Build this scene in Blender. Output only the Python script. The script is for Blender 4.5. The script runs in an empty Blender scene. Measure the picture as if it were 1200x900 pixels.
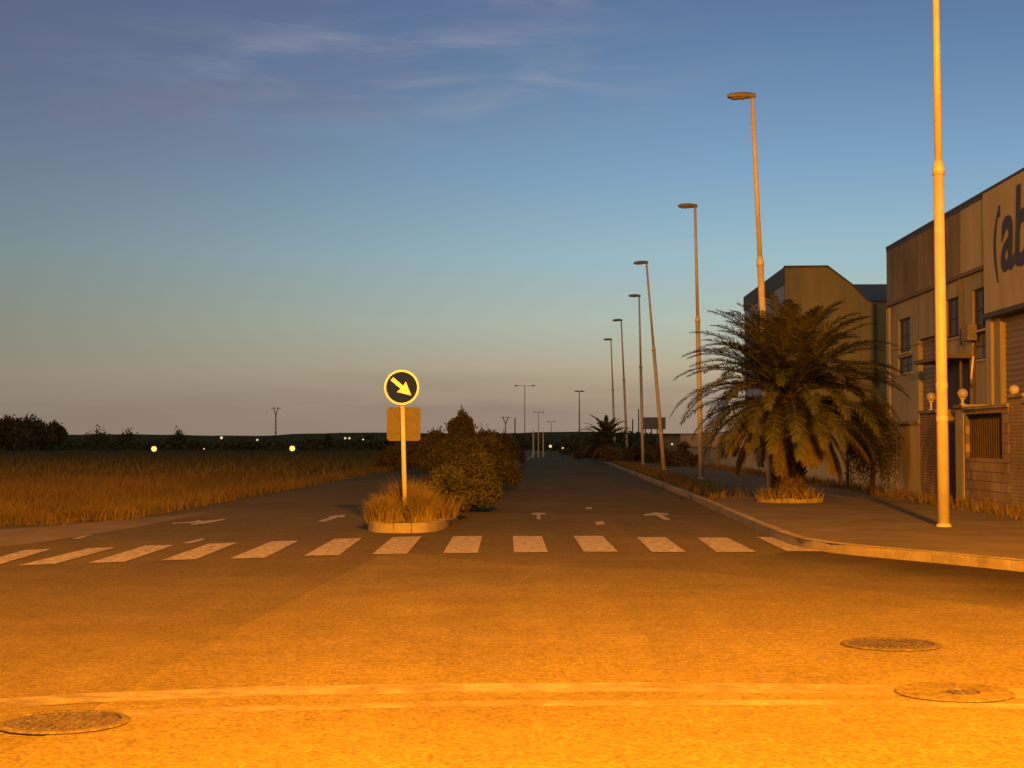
import bpy, math, random
from mathutils import Vector, Matrix, Quaternion
R = math.radians
rnd = random.Random(7)
scene = bpy.context.scene
C = scene.collection
# ------------------------------------------------------------------ camera geometry
F, CX, CY, HZ, EYE = 1800.0, 600.0, 450.0, 517.0, 1.55
TH = math.atan((HZ - CY) / F)
AZ = math.atan(45 / F)                       # heading of the road
cam_d = bpy.data.cameras.new('camera'); cam = bpy.data.objects.new('camera', cam_d); C.objects.link(cam)
cam.location = (0, 0, EYE); cam.rotation_euler = (R(90) + TH, 0, 0)
cam_d.sensor_width = 36; cam_d.lens = 36 * F / 1200; cam_d.clip_end = 6000; cam_d.clip_start = .1
scene.camera = cam

def ray(u, v):
    a = (u - CX) / F; b = (CY - v) / F
    return Vector((a, math.cos(TH) - b * math.sin(TH), math.sin(TH) + b * math.cos(TH)))
E = Vector((0, 0, EYE))
def G(u, v, z=0.0):                          # pixel -> point on a level plane
    d = ray(u, v); return E + d * ((z - EYE) / d.z)
def P(u, v, Y):                              # pixel -> point at a distance
    d = ray(u, v); return E + d * (Y / d.y)
DV = Vector((math.sin(AZ), math.cos(AZ), 0)); RV = Vector((math.cos(AZ), -math.sin(AZ), 0))
def W(L, s, z=0.0): return RV * L + DV * s + Vector((0, 0, z))
def RP(u, v, L):                             # pixel on the plane at lateral L -> (s, z)
    d = ray(u, v); t = L / d.dot(RV); p = E + d * t; return p.dot(DV), p.z
def RS(u, v, s):                             # pixel on the cross plane at s -> (L, z)
    d = ray(u, v); t = s / d.dot(DV); p = E + d * t; return p.dot(RV), p.z

# ------------------------------------------------------------------ objects
def tag(o, label=None, cat=None, group=None, kind=None):
    if label: o['label'] = label
    if cat: o['category'] = cat
    if group: o['group'] = group
    if kind: o['kind'] = kind
    return o
def empty(name, loc, label, cat, group=None, rot=None):
    o = bpy.data.objects.new(name, None); C.objects.link(o); o.location = loc
    if rot is not None:
        o.rotation_mode = 'QUATERNION'; o.rotation_quaternion = rot
    o.empty_display_size = .2
    return tag(o, label, cat, group)
def build(name, verts, faces, mat, parent=None, smooth=False):
    me = bpy.data.meshes.new(name); me.from_pydata([tuple(v) for v in verts], [], faces); me.update()
    if smooth:
        for p in me.polygons: p.use_smooth = True
    me.materials.append(mat)
    o = bpy.data.objects.new(name, me); C.objects.link(o)
    if parent: o.parent = parent
    return o
def copy_tree(o, parent=None):
    c = o.copy(); C.objects.link(c)
    if parent: c.parent = parent
    for ch in [x for x in C.objects if x.parent == o]: copy_tree(ch, c)
    return c

class MB:
    def __init__(s, xf=None): s.v = []; s.f = []; s.xf = xf
    def add(s, vs, fs):
        n = len(s.v)
        s.v += [s.xf(*v) if s.xf else Vector(v) for v in vs]
        s.f += [tuple(i + n for i in f) for f in fs]; return s
    def box(s, x0, x1, y0, y1, z0, z1):
        return s.add([(x0,y0,z0),(x1,y0,z0),(x1,y1,z0),(x0,y1,z0),(x0,y0,z1),(x1,y0,z1),(x1,y1,z1),(x0,y1,z1)],
                     [(0,3,2,1),(4,5,6,7),(0,1,5,4),(1,2,6,5),(2,3,7,6),(3,0,4,7)])
    def tube(s, pts, rads, n=10, cap=True):
        pts = [Vector(p) for p in pts]; rings = []
        for i, p in enumerate(pts):
            t = (pts[min(i+1, len(pts)-1)] - pts[max(i-1, 0)]).normalized()
            a = t.orthogonal().normalized() if abs(t.z) < .99 else Vector((1, 0, 0))
            a = (a - t * a.dot(t)).normalized(); b = t.cross(a)
            rings.append([p + (a * math.cos(2*math.pi*k/n) + b * math.sin(2*math.pi*k/n)) * rads[i] for k in range(n)])
        vs = [tuple(q) for r in rings for q in r]; fs = []
        for i in range(len(pts) - 1):
            for k in range(n):
                k2 = (k + 1) % n
                fs.append((i*n+k, i*n+k2, (i+1)*n+k2, (i+1)*n+k))
        if cap: fs += [tuple(range(n))[::-1], tuple((len(pts)-1)*n + k for k in range(n))]
        return s.add(vs, fs)
    def prism(s, poly, z0, z1):              # poly in xy
        n = len(poly)
        return s.add([(x, y, z0) for x, y in poly] + [(x, y, z1) for x, y in poly],
                     [tuple(range(n))[::-1], tuple(range(n, 2*n))] + [(k, (k+1) % n, n + (k+1) % n, n + k) for k in range(n)])
    def sphere(s, c, r, nu=14, nv=9, sq=1.0):
        vs = []; fs = []
        for j in range(nv + 1):
            a = math.pi * j / nv
            for i in range(nu):
                b = 2*math.pi*i/nu
                vs.append((c[0] + r*math.sin(a)*math.cos(b), c[1] + r*math.sin(a)*math.sin(b), c[2] + r*sq*math.cos(a)))
        for j in range(nv):
            for i in range(nu):
                fs.append((j*nu+i, (j+1)*nu+i, (j+1)*nu+(i+1) % nu, j*nu+(i+1) % nu))
        return s.add(vs, fs)
    def out(s, name, mat, parent=None, smooth=False): return build(name, s.v, s.f, mat, parent, smooth)

# ------------------------------------------------------------------ materials
def srgb(r, g, b):
    f = lambda c: (c/255/12.92) if c/255 <= .04045 else ((c/255 + .055)/1.055)**2.4
    return (f(r), f(g), f(b), 1)
def mat(name, c1, c2=None, scale=3.0, rough=.85, bump=0.0, bscale=None, island=0.0, metal=0.0, detail=6, emit=None, estr=0, spec=.3, stretch=None):
    m = bpy.data.materials.new(name); m.use_nodes = True; nt = m.node_tree; N = nt.nodes; Lk = nt.links
    b = N['Principled BSDF']; b.inputs['Roughness'].default_value = rough; b.inputs['Metallic'].default_value = metal
    b.inputs['Specular IOR Level'].default_value = spec
    c1 = tuple(c1) + (1,) if len(c1) == 3 else c1
    c2 = c1 if c2 is None else (tuple(c2) + (1,) if len(c2) == 3 else c2)
    tc = N.new('ShaderNodeTexCoord'); vec = tc.outputs['Object']
    if stretch:
        mp = N.new('ShaderNodeMapping'); mp.inputs['Scale'].default_value = stretch; Lk.new(vec, mp.inputs['Vector']); vec = mp.outputs['Vector']
    nz = N.new('ShaderNodeTexNoise'); nz.inputs['Scale'].default_value = scale; nz.inputs['Detail'].default_value = detail; nz.inputs['Roughness'].default_value = .62
    Lk.new(vec, nz.inputs['Vector'])
    rp = N.new('ShaderNodeValToRGB'); rp.color_ramp.elements[0].position = .32; rp.color_ramp.elements[1].position = .68
    rp.color_ramp.elements[0].color = c1; rp.color_ramp.elements[1].color = c2
    Lk.new(nz.outputs['Fac'], rp.inputs['Fac']); col = rp.outputs['Color']
    if island:
        g = N.new('ShaderNodeNewGeometry'); mr = N.new('ShaderNodeMapRange'); mr.inputs['To Min'].default_value = 1-island; mr.inputs['To Max'].default_value = 1+island
        Lk.new(g.outputs['Random Per Island'], mr.inputs['Value'])
        mx = N.new('ShaderNodeVectorMath'); mx.operation = 'SCALE'; Lk.new(col, mx.inputs[0]); Lk.new(mr.outputs['Result'], mx.inputs['Scale']); col = mx.outputs['Vector']
    Lk.new(col, b.inputs['Base Color'])
    if bump:
        n2 = N.new('ShaderNodeTexNoise'); n2.inputs['Scale'].default_value = bscale or scale*6; n2.inputs['Detail'].default_value = 4
        Lk.new(vec, n2.inputs['Vector'])
        bp = N.new('ShaderNodeBump'); bp.inputs['Strength'].default_value = bump; bp.inputs['Distance'].default_value = .02
        Lk.new(n2.outputs['Fac'], bp.inputs['Height']); Lk.new(bp.outputs['Normal'], b.inputs['Normal'])
    if emit:
        b.inputs['Emission Color'].default_value = tuple(emit) + (1,); b.inputs['Emission Strength'].default_value = estr
    return m

def asphalt(name, base, speck=.5, dark=(.5, 1.15)):
    m = bpy.data.materials.new(name); m.use_nodes = True; nt = m.node_tree; N = nt.nodes; Lk = nt.links
    b = N['Principled BSDF']; b.inputs['Roughness'].default_value = .92; b.inputs['Specular IOR Level'].default_value = .08
    tc = N.new('ShaderNodeTexCoord')
    def noise(scale, det, lo, hi, p0=.3, p1=.7, st=None):
        v = tc.outputs['Object']
        if st:
            mp = N.new('ShaderNodeMapping'); mp.inputs['Scale'].default_value = st; Lk.new(v, mp.inputs['Vector']); v = mp.outputs['Vector']
        n = N.new('ShaderNodeTexNoise'); n.inputs['Scale'].default_value = scale; n.inputs['Detail'].default_value = det; n.inputs['Roughness'].default_value = .65
        Lk.new(v, n.inputs['Vector']); r = N.new('ShaderNodeMapRange'); r.inputs['From Min'].default_value = p0; r.inputs['From Max'].default_value = p1
        r.inputs['To Min'].default_value = lo; r.inputs['To Max'].default_value = hi; Lk.new(n.outputs['Fac'], r.inputs['Value']); return n, r.outputs['Result']
    _, big = noise(.12, 5, dark[0]+.3, dark[1])
    _, mid = noise(1.3, 6, .86, 1.14)
    _, trk = noise(.5, 4, .9, 1.08, st=(2.5, .12, 1))
    nf, fine = noise(34, 3, 1-speck, 1+speck, .33, .67)
    def mul(a, c):
        x = N.new('ShaderNodeMath'); x.operation = 'MULTIPLY'; Lk.new(a, x.inputs[0]); Lk.new(c, x.inputs[1]); return x.outputs[0]
    _, sp2 = noise(11, 3, .78, 1.22)
    k = mul(mul(mul(big, mid), mul(trk, fine)), sp2)
    # thin cracks
    vo = N.new('ShaderNodeTexVoronoi'); vo.feature = 'DISTANCE_TO_EDGE'; vo.inputs['Scale'].default_value = .33
    nn = N.new('ShaderNodeTexNoise'); nn.inputs['Scale'].default_value = 1.2; nn.inputs['Detail'].default_value = 6; Lk.new(tc.outputs['Object'], nn.inputs['Vector'])
    ad = N.new('ShaderNodeMixRGB'); ad.inputs['Fac'].default_value = .45; Lk.new(tc.outputs['Object'], ad.inputs['Color1']); Lk.new(nn.outputs['Color'], ad.inputs['Color2'])
    Lk.new(ad.outputs['Color'], vo.inputs['Vector'])
    cr = N.new('ShaderNodeMapRange'); cr.inputs['From Min'].default_value = 0; cr.inputs['From Max'].default_value = .006; cr.inputs['To Min'].default_value = .87; Lk.new(vo.outputs['Distance'], cr.inputs['Value'])
    k = mul(k, cr.outputs['Result'])
    sc = N.new('ShaderNodeVectorMath'); sc.operation = 'SCALE'; sc.inputs[0].default_value = base; Lk.new(k, sc.inputs['Scale'])
    Lk.new(sc.outputs['Vector'], b.inputs['Base Color'])
    bp = N.new('ShaderNodeBump'); bp.inputs['Strength'].default_value = .5; bp.inputs['Distance'].default_value = .012
    Lk.new(nf.outputs['Fac'], bp.inputs['Height']); Lk.new(bp.outputs['Normal'], b.inputs['Normal'])
    return m

def worn_paint(name, paint, under, amount, scale=9.0, alpha=0):
    m = bpy.data.materials.new(name); m.use_nodes = True; nt = m.node_tree; N = nt.nodes; Lk = nt.links
    b = N['Principled BSDF']; b.inputs['Roughness'].default_value = .7
    tc = N.new('ShaderNodeTexCoord')
    n = N.new('ShaderNodeTexNoise'); n.inputs['Scale'].default_value = scale; n.inputs['Detail'].default_value = 9; n.inputs['Roughness'].default_value = .75
    Lk.new(tc.outputs['Object'], n.inputs['Vector'])
    r = N.new('ShaderNodeMapRange'); r.inputs['From Min'].default_value = .5-amount; r.inputs['From Max'].default_value = .62
    Lk.new(n.outputs['Fac'], r.inputs['Value'])
    n2 = N.new('ShaderNodeTexNoise'); n2.inputs['Scale'].default_value = 40; Lk.new(tc.outputs['Object'], n2.inputs['Vector'])
    mx = N.new('ShaderNodeMixRGB'); mx.inputs['Color1'].default_value = paint + (1,); mx.inputs['Color2'].default_value = under + (1,)
    Lk.new(r.outputs['Result'], mx.inputs['Fac'])
    m2 = N.new('ShaderNodeMixRGB'); m2.blend_type = 'MULTIPLY'; m2.inputs['Fac'].default_value = .5
    Lk.new(mx.outputs['Color'], m2.inputs['Color1']); Lk.new(n2.outputs['Fac'], m2.inputs['Color2'])
    Lk.new(m2.outputs['Color'], b.inputs['Base Color'])
    if alpha:
        n3 = N.new('ShaderNodeTexNoise'); n3.inputs['Scale'].default_value = 1.6; n3.inputs['Detail'].default_value = 12; n3.inputs['Roughness'].default_value = .8
        Lk.new(tc.outputs['Object'], n3.inputs['Vector'])
        r3 = N.new('ShaderNodeMapRange'); r3.inputs['From Min'].default_value = .36; r3.inputs['From Max'].default_value = .62; r3.inputs['To Max'].default_value = alpha
        Lk.new(n3.outputs['Fac'], r3.inputs['Value']); Lk.new(r3.outputs['Result'], b.inputs['Alpha'])
    return m

M = {}
M['asphalt'] = asphalt('asphalt', (.094, .083, .044), .42)
M['asphalt_new'] = asphalt('asphalt_patch', (.112, .099, .051), .42)
M['asphalt_dark'] = asphalt('asphalt_dark', (.074, .067, .05), .42)
M['paint'] = worn_paint('crossing_paint', (.5, .47, .35), (.12, .11, .07), .07)
M['paint_faint'] = worn_paint('worn_line_paint', (.3, .29, .27), (.2, .19, .17), .06, 5, alpha=.95)
M['field'] = mat('field_soil', (.035, .034, .018), (.075, .066, .034), .08, .95, .6, 3, detail=10)
M['dirt'] = mat('dirt_verge', (.085, .073, .05), (.15, .128, .09), .8, .95, .6, 14, detail=9)
M['soil'] = mat('island_soil', (.06, .05, .03), (.12, .095, .055), 2, .95, .6, 14)
M['pave'] = mat('pavement_concrete', (.08, .07, .045), (.14, .124, .08), .7, .9, .5, 18, detail=9)
M['kerb'] = mat('kerb_concrete', (.15, .14, .11), (.28, .26, .21), 2.2, .85, .5, 20, detail=9)
M['dry'] = mat('dry_grass', (.1, .085, .036), (.18, .145, .062), 1.5, .9, island=.25)
M['grass'] = mat('field_grass', (.06, .052, .02), (.13, .1, .04), .25, .9, island=.25)
M['leaf'] = mat('shrub_leaf', (.03, .036, .011), (.064, .067, .02), 1.2, .8, island=.35)
M['leaf_dark'] = mat('dark_leaf', (.045, .045, .02), (.085, .08, .034), .6, .85, island=.35)
M['palm'] = mat('palm_frond', (.028, .036, .012), (.062, .07, .022), 1.4, .65, island=.4, spec=.3)
M['palm_dead'] = mat('dead_frond', (.05, .046, .022), (.1, .085, .042), 2, .9, island=.4)
M['bark'] = mat('bark', (.03, .024, .014), (.075, .06, .036), 9, .95, .9, 25)
M['galv'] = mat('galvanised_steel', (.42, .41, .39), (.52, .51, .49), 5, .5, .1, 60, metal=.15)
M['lampmetal'] = mat('lamp_post_steel', (.38, .375, .35), (.48, .47, .44), 3, .55, .1, 50, metal=.1)
M['lamphead'] = mat('lamp_head_paint', (.12, .115, .11), (.18, .175, .165), 6, .5)
M['lens'] = mat('lamp_lens', (.18, .17, .15), None, 3, .2)
M['white'] = mat('sign_white', (.8, .8, .78), None, 3, .4)
M['signblue'] = mat('sign_blue', (.004, .018, .2), (.005, .022, .24), 5, .5, spec=.05)
M['alu'] = mat('sign_back_aluminium', (.095, .1, .08), (.13, .13, .105), 9, .7, .1, 60, spec=.1)
M['wall'] = mat('render_wall', (.26, .25, .155), (.4, .38, .245), .6, .9, .3, 12, detail=12, stretch=(1, 1, .3))
M['wall_l'] = mat('pale_render', (.34, .325, .21), (.46, .435, .29), .7, .9, .3, 12, detail=12, stretch=(1, 1, .35))
M['panel_d'] = mat('stained_panel', (.13, .115, .07), (.28, .25, .16), .55, .85, .3, 9, detail=10, stretch=(1, 1, .5))
M['coping'] = mat('coping_metal', (.05, .045, .04), (.08, .07, .06), 2, .6)
M['trim'] = mat('trim', (.13, .105, .08), (.19, .155, .12), 2, .8)
M['gable'] = mat('brown_gable_render', (.18, .172, .1), (.27, .255, .15), .5, .9, .4, 8, detail=12, stretch=(1, 1, .3))
M['roofd'] = mat('dark_roof_sheet', (.045, .045, .055), (.07, .07, .08), 1, .6)
M['clad'] = mat('blue_grey_cladding', (.26, .3, .36), (.34, .38, .43), .8, .55, stretch=(1, 1, .2))
M['glass'] = mat('window_glass', (.02, .02, .02), (.035, .034, .032), 2, .35, spec=.2)
M['blind'] = mat('window_blind', (.16, .17, .17), (.22, .23, .23), 1, .7, stretch=(1, 1, 20))
M['frame'] = mat('window_frame', (.06, .052, .04), None, 2, .6)
M['letter'] = mat('sign_lettering', (.035, .04, .06), (.05, .055, .08), 2, .6)
M['shutter'] = mat('roller_shutter', (.2, .18, .14), (.25, .225, .175), 1, .7, stretch=(.3, .3, 6))
M['gate'] = mat('gate_metal', (.035, .028, .022), (.06, .048, .038), 2, .6)
M['opal'] = mat('opal_globe', (.26, .25, .22), (.36, .34, .3), 4, .3)
M['pink'] = mat('pale_sign_board', (.5, .4, .34), (.62, .5, .42), 8, .6)
M['iron'] = mat('cast_iron', (.03, .027, .024), (.075, .068, .06), 14, .6, .9, 50)
M['farpost'] = mat('far_post', (.04, .037, .033), None, 2, .8)
M['palepost'] = mat('pale_post', (.42, .39, .36), None, 2, .7)
M['hill'] = mat('far_hill', (.05, .047, .032), (.075, .07, .05), .02, 1)
M['board'] = mat('billboard_back', (.13, .135, .14), (.17, .175, .18), 1, .8)
M['glow'] = mat('lit_sodium_lamp', (.8, .5, .2), None, 2, .5, emit=(1, .52, .07), estr=3)
M['glow_w'] = mat('lit_white_lamp', (.8, .8, .7), None, 2, .5, emit=(1, .78, .5), estr=.75)
M['lens_on'] = mat('lit_sodium_lens', (.8, .5, .2), None, 2, .5, emit=(1, .3, .01), estr=30)

def blocks(name, c1, c2, mortar, bw=.4, bh=.2):
    m = bpy.data.materials.new(name); m.use_nodes = True; nt = m.node_tree; N = nt.nodes; Lk = nt.links
    b = N['Principled BSDF']; b.inputs['Roughness'].default_value = .9
    tc = N.new('ShaderNodeTexCoord'); sp = N.new('ShaderNodeSeparateXYZ'); Lk.new(tc.outputs['Object'], sp.inputs[0])
    cb = N.new('ShaderNodeCombineXYZ'); Lk.new(sp.outputs['Y'], cb.inputs['X']); Lk.new(sp.outputs['Z'], cb.inputs['Y'])
    br = N.new('ShaderNodeTexBrick'); br.inputs['Scale'].default_value = 1; br.inputs['Brick Width'].default_value = bw; br.inputs['Row Height'].default_value = bh
    br.inputs['Mortar Size'].default_value = .012; br.inputs['Color1'].default_value = c1 + (1,); br.inputs['Color2'].default_value = c2 + (1,); br.inputs['Mortar'].default_value = mortar + (1,)
    Lk.new(cb.outputs[0], br.inputs['Vector'])
    nz = N.new('ShaderNodeTexNoise'); nz.inputs['Scale'].default_value = 1.5; nz.inputs['Detail'].default_value = 8; Lk.new(tc.outputs['Object'], nz.inputs['Vector'])
    mr = N.new('ShaderNodeMapRange'); mr.inputs['From Min'].default_value = .3; mr.inputs['From Max'].default_value = .7; mr.inputs['To Min'].default_value = .65; mr.inputs['To Max'].default_value = 1.2; Lk.new(nz.outputs['Fac'], mr.inputs['Value'])
    sc = N.new('ShaderNodeVectorMath'); sc.operation = 'SCALE'; Lk.new(br.outputs['Color'], sc.inputs[0]); Lk.new(mr.outputs['Result'], sc.inputs['Scale'])
    Lk.new(sc.outputs['Vector'], b.inputs['Base Color'])
    bp = N.new('ShaderNodeBump'); bp.inputs['Strength'].default_value = .6; bp.inputs['Distance'].default_value = .02; bp.invert = True
    Lk.new(br.outputs['Fac'], bp.inputs['Height']); Lk.new(bp.outputs['Normal'], b.inputs['Normal'])
    return m
M['blockwall'] = blocks('block_wall', (.2, .17, .12), (.25, .21, .15), (.11, .09, .065))
M['brickpier'] = blocks('brick_pier', (.2, .17, .105), (.25, .205, .13), (.15, .13, .09), .24, .07)

# ------------------------------------------------------------------ ground, roads, kerbs
def flat(name, pts, z, m, sub=0):
    vs = [Vector((p[0], p[1], z)) for p in pts]
    o = build(name, vs, [tuple(range(len(vs)))], m); tag(o, kind='structure'); return o
# field: one sheet to the horizon
S = 3000
flat('ground', [(-S, -600), (S, -600), (S, S), (-S, S)], -.02, M['field'])
# road: junction + two carriageways
flat('junction_road', [W(-60, -40), W(60, -40), W(60, 27), W(3.8, 27), W(-8.2, 27), W(-60, 21)], 0, M['asphalt'])
flat('carriageway_right', [W(-2.2, 27), W(3.85, 27), W(3.85, 900), W(-2.2, 900)], .0, M['asphalt'])
flat('carriageway_left', [W(-8.2, 27), W(-3, 27), W(-3, 900), W(-8.2, 900)], .0, M['asphalt'])
# lighter resurfaced area, its edge runs diagonally
a = [G(40, 870), G(250, 752), G(455, 646)]
flat('resurfaced_road', [a[0] + Vector((-1.2, -6, 0)), W(40, -12), W(40, 14.5), G(1240, 722), G(1000, 690), G(800, 668), G(600, 662), a[2], a[1], a[0]], .004, M['asphalt_new'])
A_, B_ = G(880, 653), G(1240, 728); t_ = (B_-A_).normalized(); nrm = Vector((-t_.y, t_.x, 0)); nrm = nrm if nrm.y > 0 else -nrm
m = M['dim_road'] = asphalt('painted_dim_asphalt', (.044, .038, .021), .4); nt = m.node_tree; N = nt.nodes; Lk = nt.links  # dim wedge beyond the lamp light, painted as darker asphalt with a soft edge
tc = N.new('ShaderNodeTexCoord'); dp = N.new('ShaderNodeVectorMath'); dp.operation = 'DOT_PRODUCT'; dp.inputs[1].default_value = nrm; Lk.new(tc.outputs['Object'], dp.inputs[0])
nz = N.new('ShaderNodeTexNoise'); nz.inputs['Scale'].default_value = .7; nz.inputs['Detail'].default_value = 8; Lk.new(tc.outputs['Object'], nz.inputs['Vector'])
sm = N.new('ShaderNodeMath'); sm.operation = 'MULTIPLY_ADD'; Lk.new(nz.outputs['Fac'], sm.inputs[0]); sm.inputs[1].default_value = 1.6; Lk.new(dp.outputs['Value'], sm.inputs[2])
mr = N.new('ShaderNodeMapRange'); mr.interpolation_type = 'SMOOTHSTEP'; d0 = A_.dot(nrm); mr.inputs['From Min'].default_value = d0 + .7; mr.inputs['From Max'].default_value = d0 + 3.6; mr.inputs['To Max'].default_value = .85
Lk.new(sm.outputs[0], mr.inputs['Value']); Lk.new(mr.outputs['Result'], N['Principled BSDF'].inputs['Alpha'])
flat('painted_dim_wedge', [G(*q) for q in ((880, 653), (945, 644), (1000, 649), (1100, 655), (1190, 664), (1330, 677), (1700, 712), (1700, 830), (1240, 728))], .006, m)
# dirt verge at the left
ve = [(-420, 660), (-200, 640), (0, 621), (60, 617), (130, 610), (205, 604), (240, 601)]
vi = [(240, 602), (205, 609), (150, 620), (90, 629), (40, 637), (0, 641), (-200, 662), (-420, 688)]
ov = flat('dirt_verge', [G(*p) for p in ve] + [G(*p) for p in vi], .004, M['dirt'])
# pavement on the right with a curved kerb
edge = [W(3.8, 400, .14), W(3.8, 45, .14), G(878, 609, .14), G(897, 616.5, .14), G(915, 624, .14), G(940, 631.5, .14), G(975, 636.5, .14), G(1030, 641.5, .14),
        G(1100, 647.5, .14), G(1190, 656, .14), G(1320, 668, .14), G(1700, 700, .14)]
pts = [Vector((p.x, p.y, 0)) for p in edge]
far = W(70, 20); far2 = W(70, 400)
flat('pavement', pts + [far, far2], .136, M['pave'])
def kerb_strip(line, w, z1, side, heights=None):
    mb = MB(); n = len(line); vs = []
    for i, p in enumerate(line):
        t = (line[min(i+1, n-1)] - line[max(i-1, 0)]).normalized(); nn = Vector((-t.y, t.x, 0)) * side
        h = z1 if heights is None else heights[i]
        q = p + nn * w
        vs += [(p.x, p.y, -.02), (p.x, p.y, h - .02), (p.x + nn.x*.02, p.y + nn.y*.02, h), (q.x, q.y, h), (q.x, q.y, -.02)]
    fs = []
    kr = random.Random(n)
    st = 4; i = 0
    while i < n - 1:
        e = min(i + st, n - 1); dz = kr.uniform(-.004, .004); ring = []
        for q in range(i, e + 1):
            for k in range(5):
                c = Vector(vs[q*5+k])
                if q == e and e < n-1: c = c.lerp(Vector(vs[(q-1)*5+k]), min(.6, .012/max(.02, (Vector(vs[q*5+k])-Vector(vs[(q-1)*5+k])).length)))
                if 1 <= k <= 3: c.z += dz
                ring.append(tuple(c))
        m = e - i + 1
        f2 = [(a*5+k, a*5+k+1, (a+1)*5+k+1, (a+1)*5+k) for a in range(m-1) for k in range(4)] + [(0, 1, 2, 3, 4), tuple((m-1)*5+k for k in (4, 3, 2, 1, 0))]
        mb.add(ring, f2); i = e
    return mb
def dense(line, step=.5):
    o = [line[0]]
    for a_, b_ in zip(line, line[1:]):
        k = max(1, int((b_-a_).length/step)); o += [a_.lerp(b_, (i+1)/k) for i in range(k)]
    return o
def smoothline(line, it=2):
    for _ in range(it):
        o = [line[0]]
        for a_, b_ in zip(line, line[1:]): o += [a_.lerp(b_, .25), a_.lerp(b_, .75)]
        line = o + [line[-1]]
    return line
kl = [p for p in smoothline(pts)]
kl = [kl[0]] + dense(kl[1:], .25)
heights = []
for p in kl:
    L_ = p.dot(RV); s_ = p.dot(DV)
    heights.append(.142)
tag(kerb_strip(kl, .15, .142, 1, heights).out('kerb', M['kerb']), kind='structure')
# central island (median)
nose = [(-3.25, 60), (-3.25, 28.0), (-3.22, 27), (-3.12, 26.4), (-2.95, 26.05), (-2.6, 25.9), (-2.3, 25.95), (-2.05, 26.15), (-1.92, 26.6), (-1.88, 27.3), (-1.85, 28), (-1.75, 60)]
nl = smoothline([W(a_, b_) for a_, b_ in [(-3.25, 500)] + nose + [(-1.75, 500)]])
flat('median_ground', nl, .15, M['soil'])
tag(kerb_strip([nl[0]] + dense(nl[1:-1], .2) + [nl[-1]], .13, .165, 1).out('median_kerb', M['kerb']), kind='structure')
# zebra crossing
stripes = [((-58, 669), (-12, 665.5), (60, 644), (30, 645)), ((20, 663.5), (64, 661.5), (136, 642), (104, 643)), ((103, 660.5), (146, 659), (205, 639), (170, 640)),
 ((188, 657.5), (229, 656), (278, 636.5), (245, 637.5)), ((269, 655.3), (310, 654.3), (350, 634), (318, 635)), ((356, 652), (397, 651.3), (424, 631), (392, 632)),
 ((436, 650), (477, 649.3), (494, 629), (460, 630)), ((519, 649), (560, 648.5), (565, 628.5), (531, 629)), ((602, 648), (642, 647.5), (635, 628.7), (601, 628.7)),
 ((684, 647), (724, 647), (706, 628.5), (672, 628.5)), ((764, 647.5), (804, 647.5), (780, 630), (746, 630)), ((840, 647.5), (887, 647.5), (852, 630.5), (817, 630.5)), ((922, 646.5), (971, 646.5), (922, 630), (887, 630))]
mb = MB()
for q in stripes: mb.add([tuple(G(u, v) + Vector((0, 0, .008))) for u, v in q], [(0, 1, 2, 3)])
tag(mb.out('zebra_crossing', M['paint']), kind='structure')
# lane arrows painted beyond the crossing
def decal(name, polys):
    mb = MB()
    for q in polys: mb.add([tuple(G(u, v) + Vector((0, 0, .008))) for u, v in q], [tuple(range(len(q)))])
    tag(mb.out(name, M['paint']), kind='structure')
decal('lane_arrow', [[(201, 613.5), (228, 611.5), (232, 610), (238, 611), (262, 608.5), (265, 609.3), (245, 613.2), (226, 615.8), (222, 614.8), (236, 612.6), (203, 614.4)]])
decal('lane_arrow', [[(371, 611.5), (386, 607), (384, 605.8), (404, 603.3), (404, 607), (397, 606.6), (381, 611.8)]])
decal('lane_arrow', [[(623, 602), (630, 601), (640, 601.8), (640, 603.2), (633, 603.6), (634, 609), (629, 609), (629, 603.6), (623, 603.6)]])
decal('lane_arrow', [[(754, 603.5), (768, 600.6), (783, 602.3), (783, 604), (776, 604), (786, 609.5), (779, 610), (768, 604.2), (755, 604.8)]])
decal('worn_dash', [[(686, 595), (693, 594.5), (694, 597), (687, 597.2)]]); decal('worn_dash', [[(697, 612), (707, 611), (709, 615), (699, 616)]])
decal('worn_dash', [[(84, 632), (97, 628.5), (109, 627), (92, 632)]]); decal('worn_dash', [[(214, 637), (236, 631.5), (241, 632.4), (222, 637.5)]])
# two thin worn lines across the foreground
def worn(name, line, hw):
    mb = MB(); vs = []
    for u, v in line: vs += [tuple(G(u, v + hw) + Vector((0, 0, .0052))), tuple(G(u, v - hw) + Vector((0, 0, .0052)))]
    mb.add(vs, [(2*i, 2*i+2, 2*i+3, 2*i+1) for i in range(len(line)-1)]); tag(mb.out(name, M['paint_faint']), kind='structure')
worn('worn_road_line', [(-60, 829), (100, 819), (300, 811), (520, 807.5), (760, 806), (960, 808), (1250, 815)], 5.5)
worn('worn_road_line', [(60, 843), (160, 836), (330, 831), (520, 826), (760, 824.5), (960, 824), (1250, 830)], 3.2)

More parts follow.
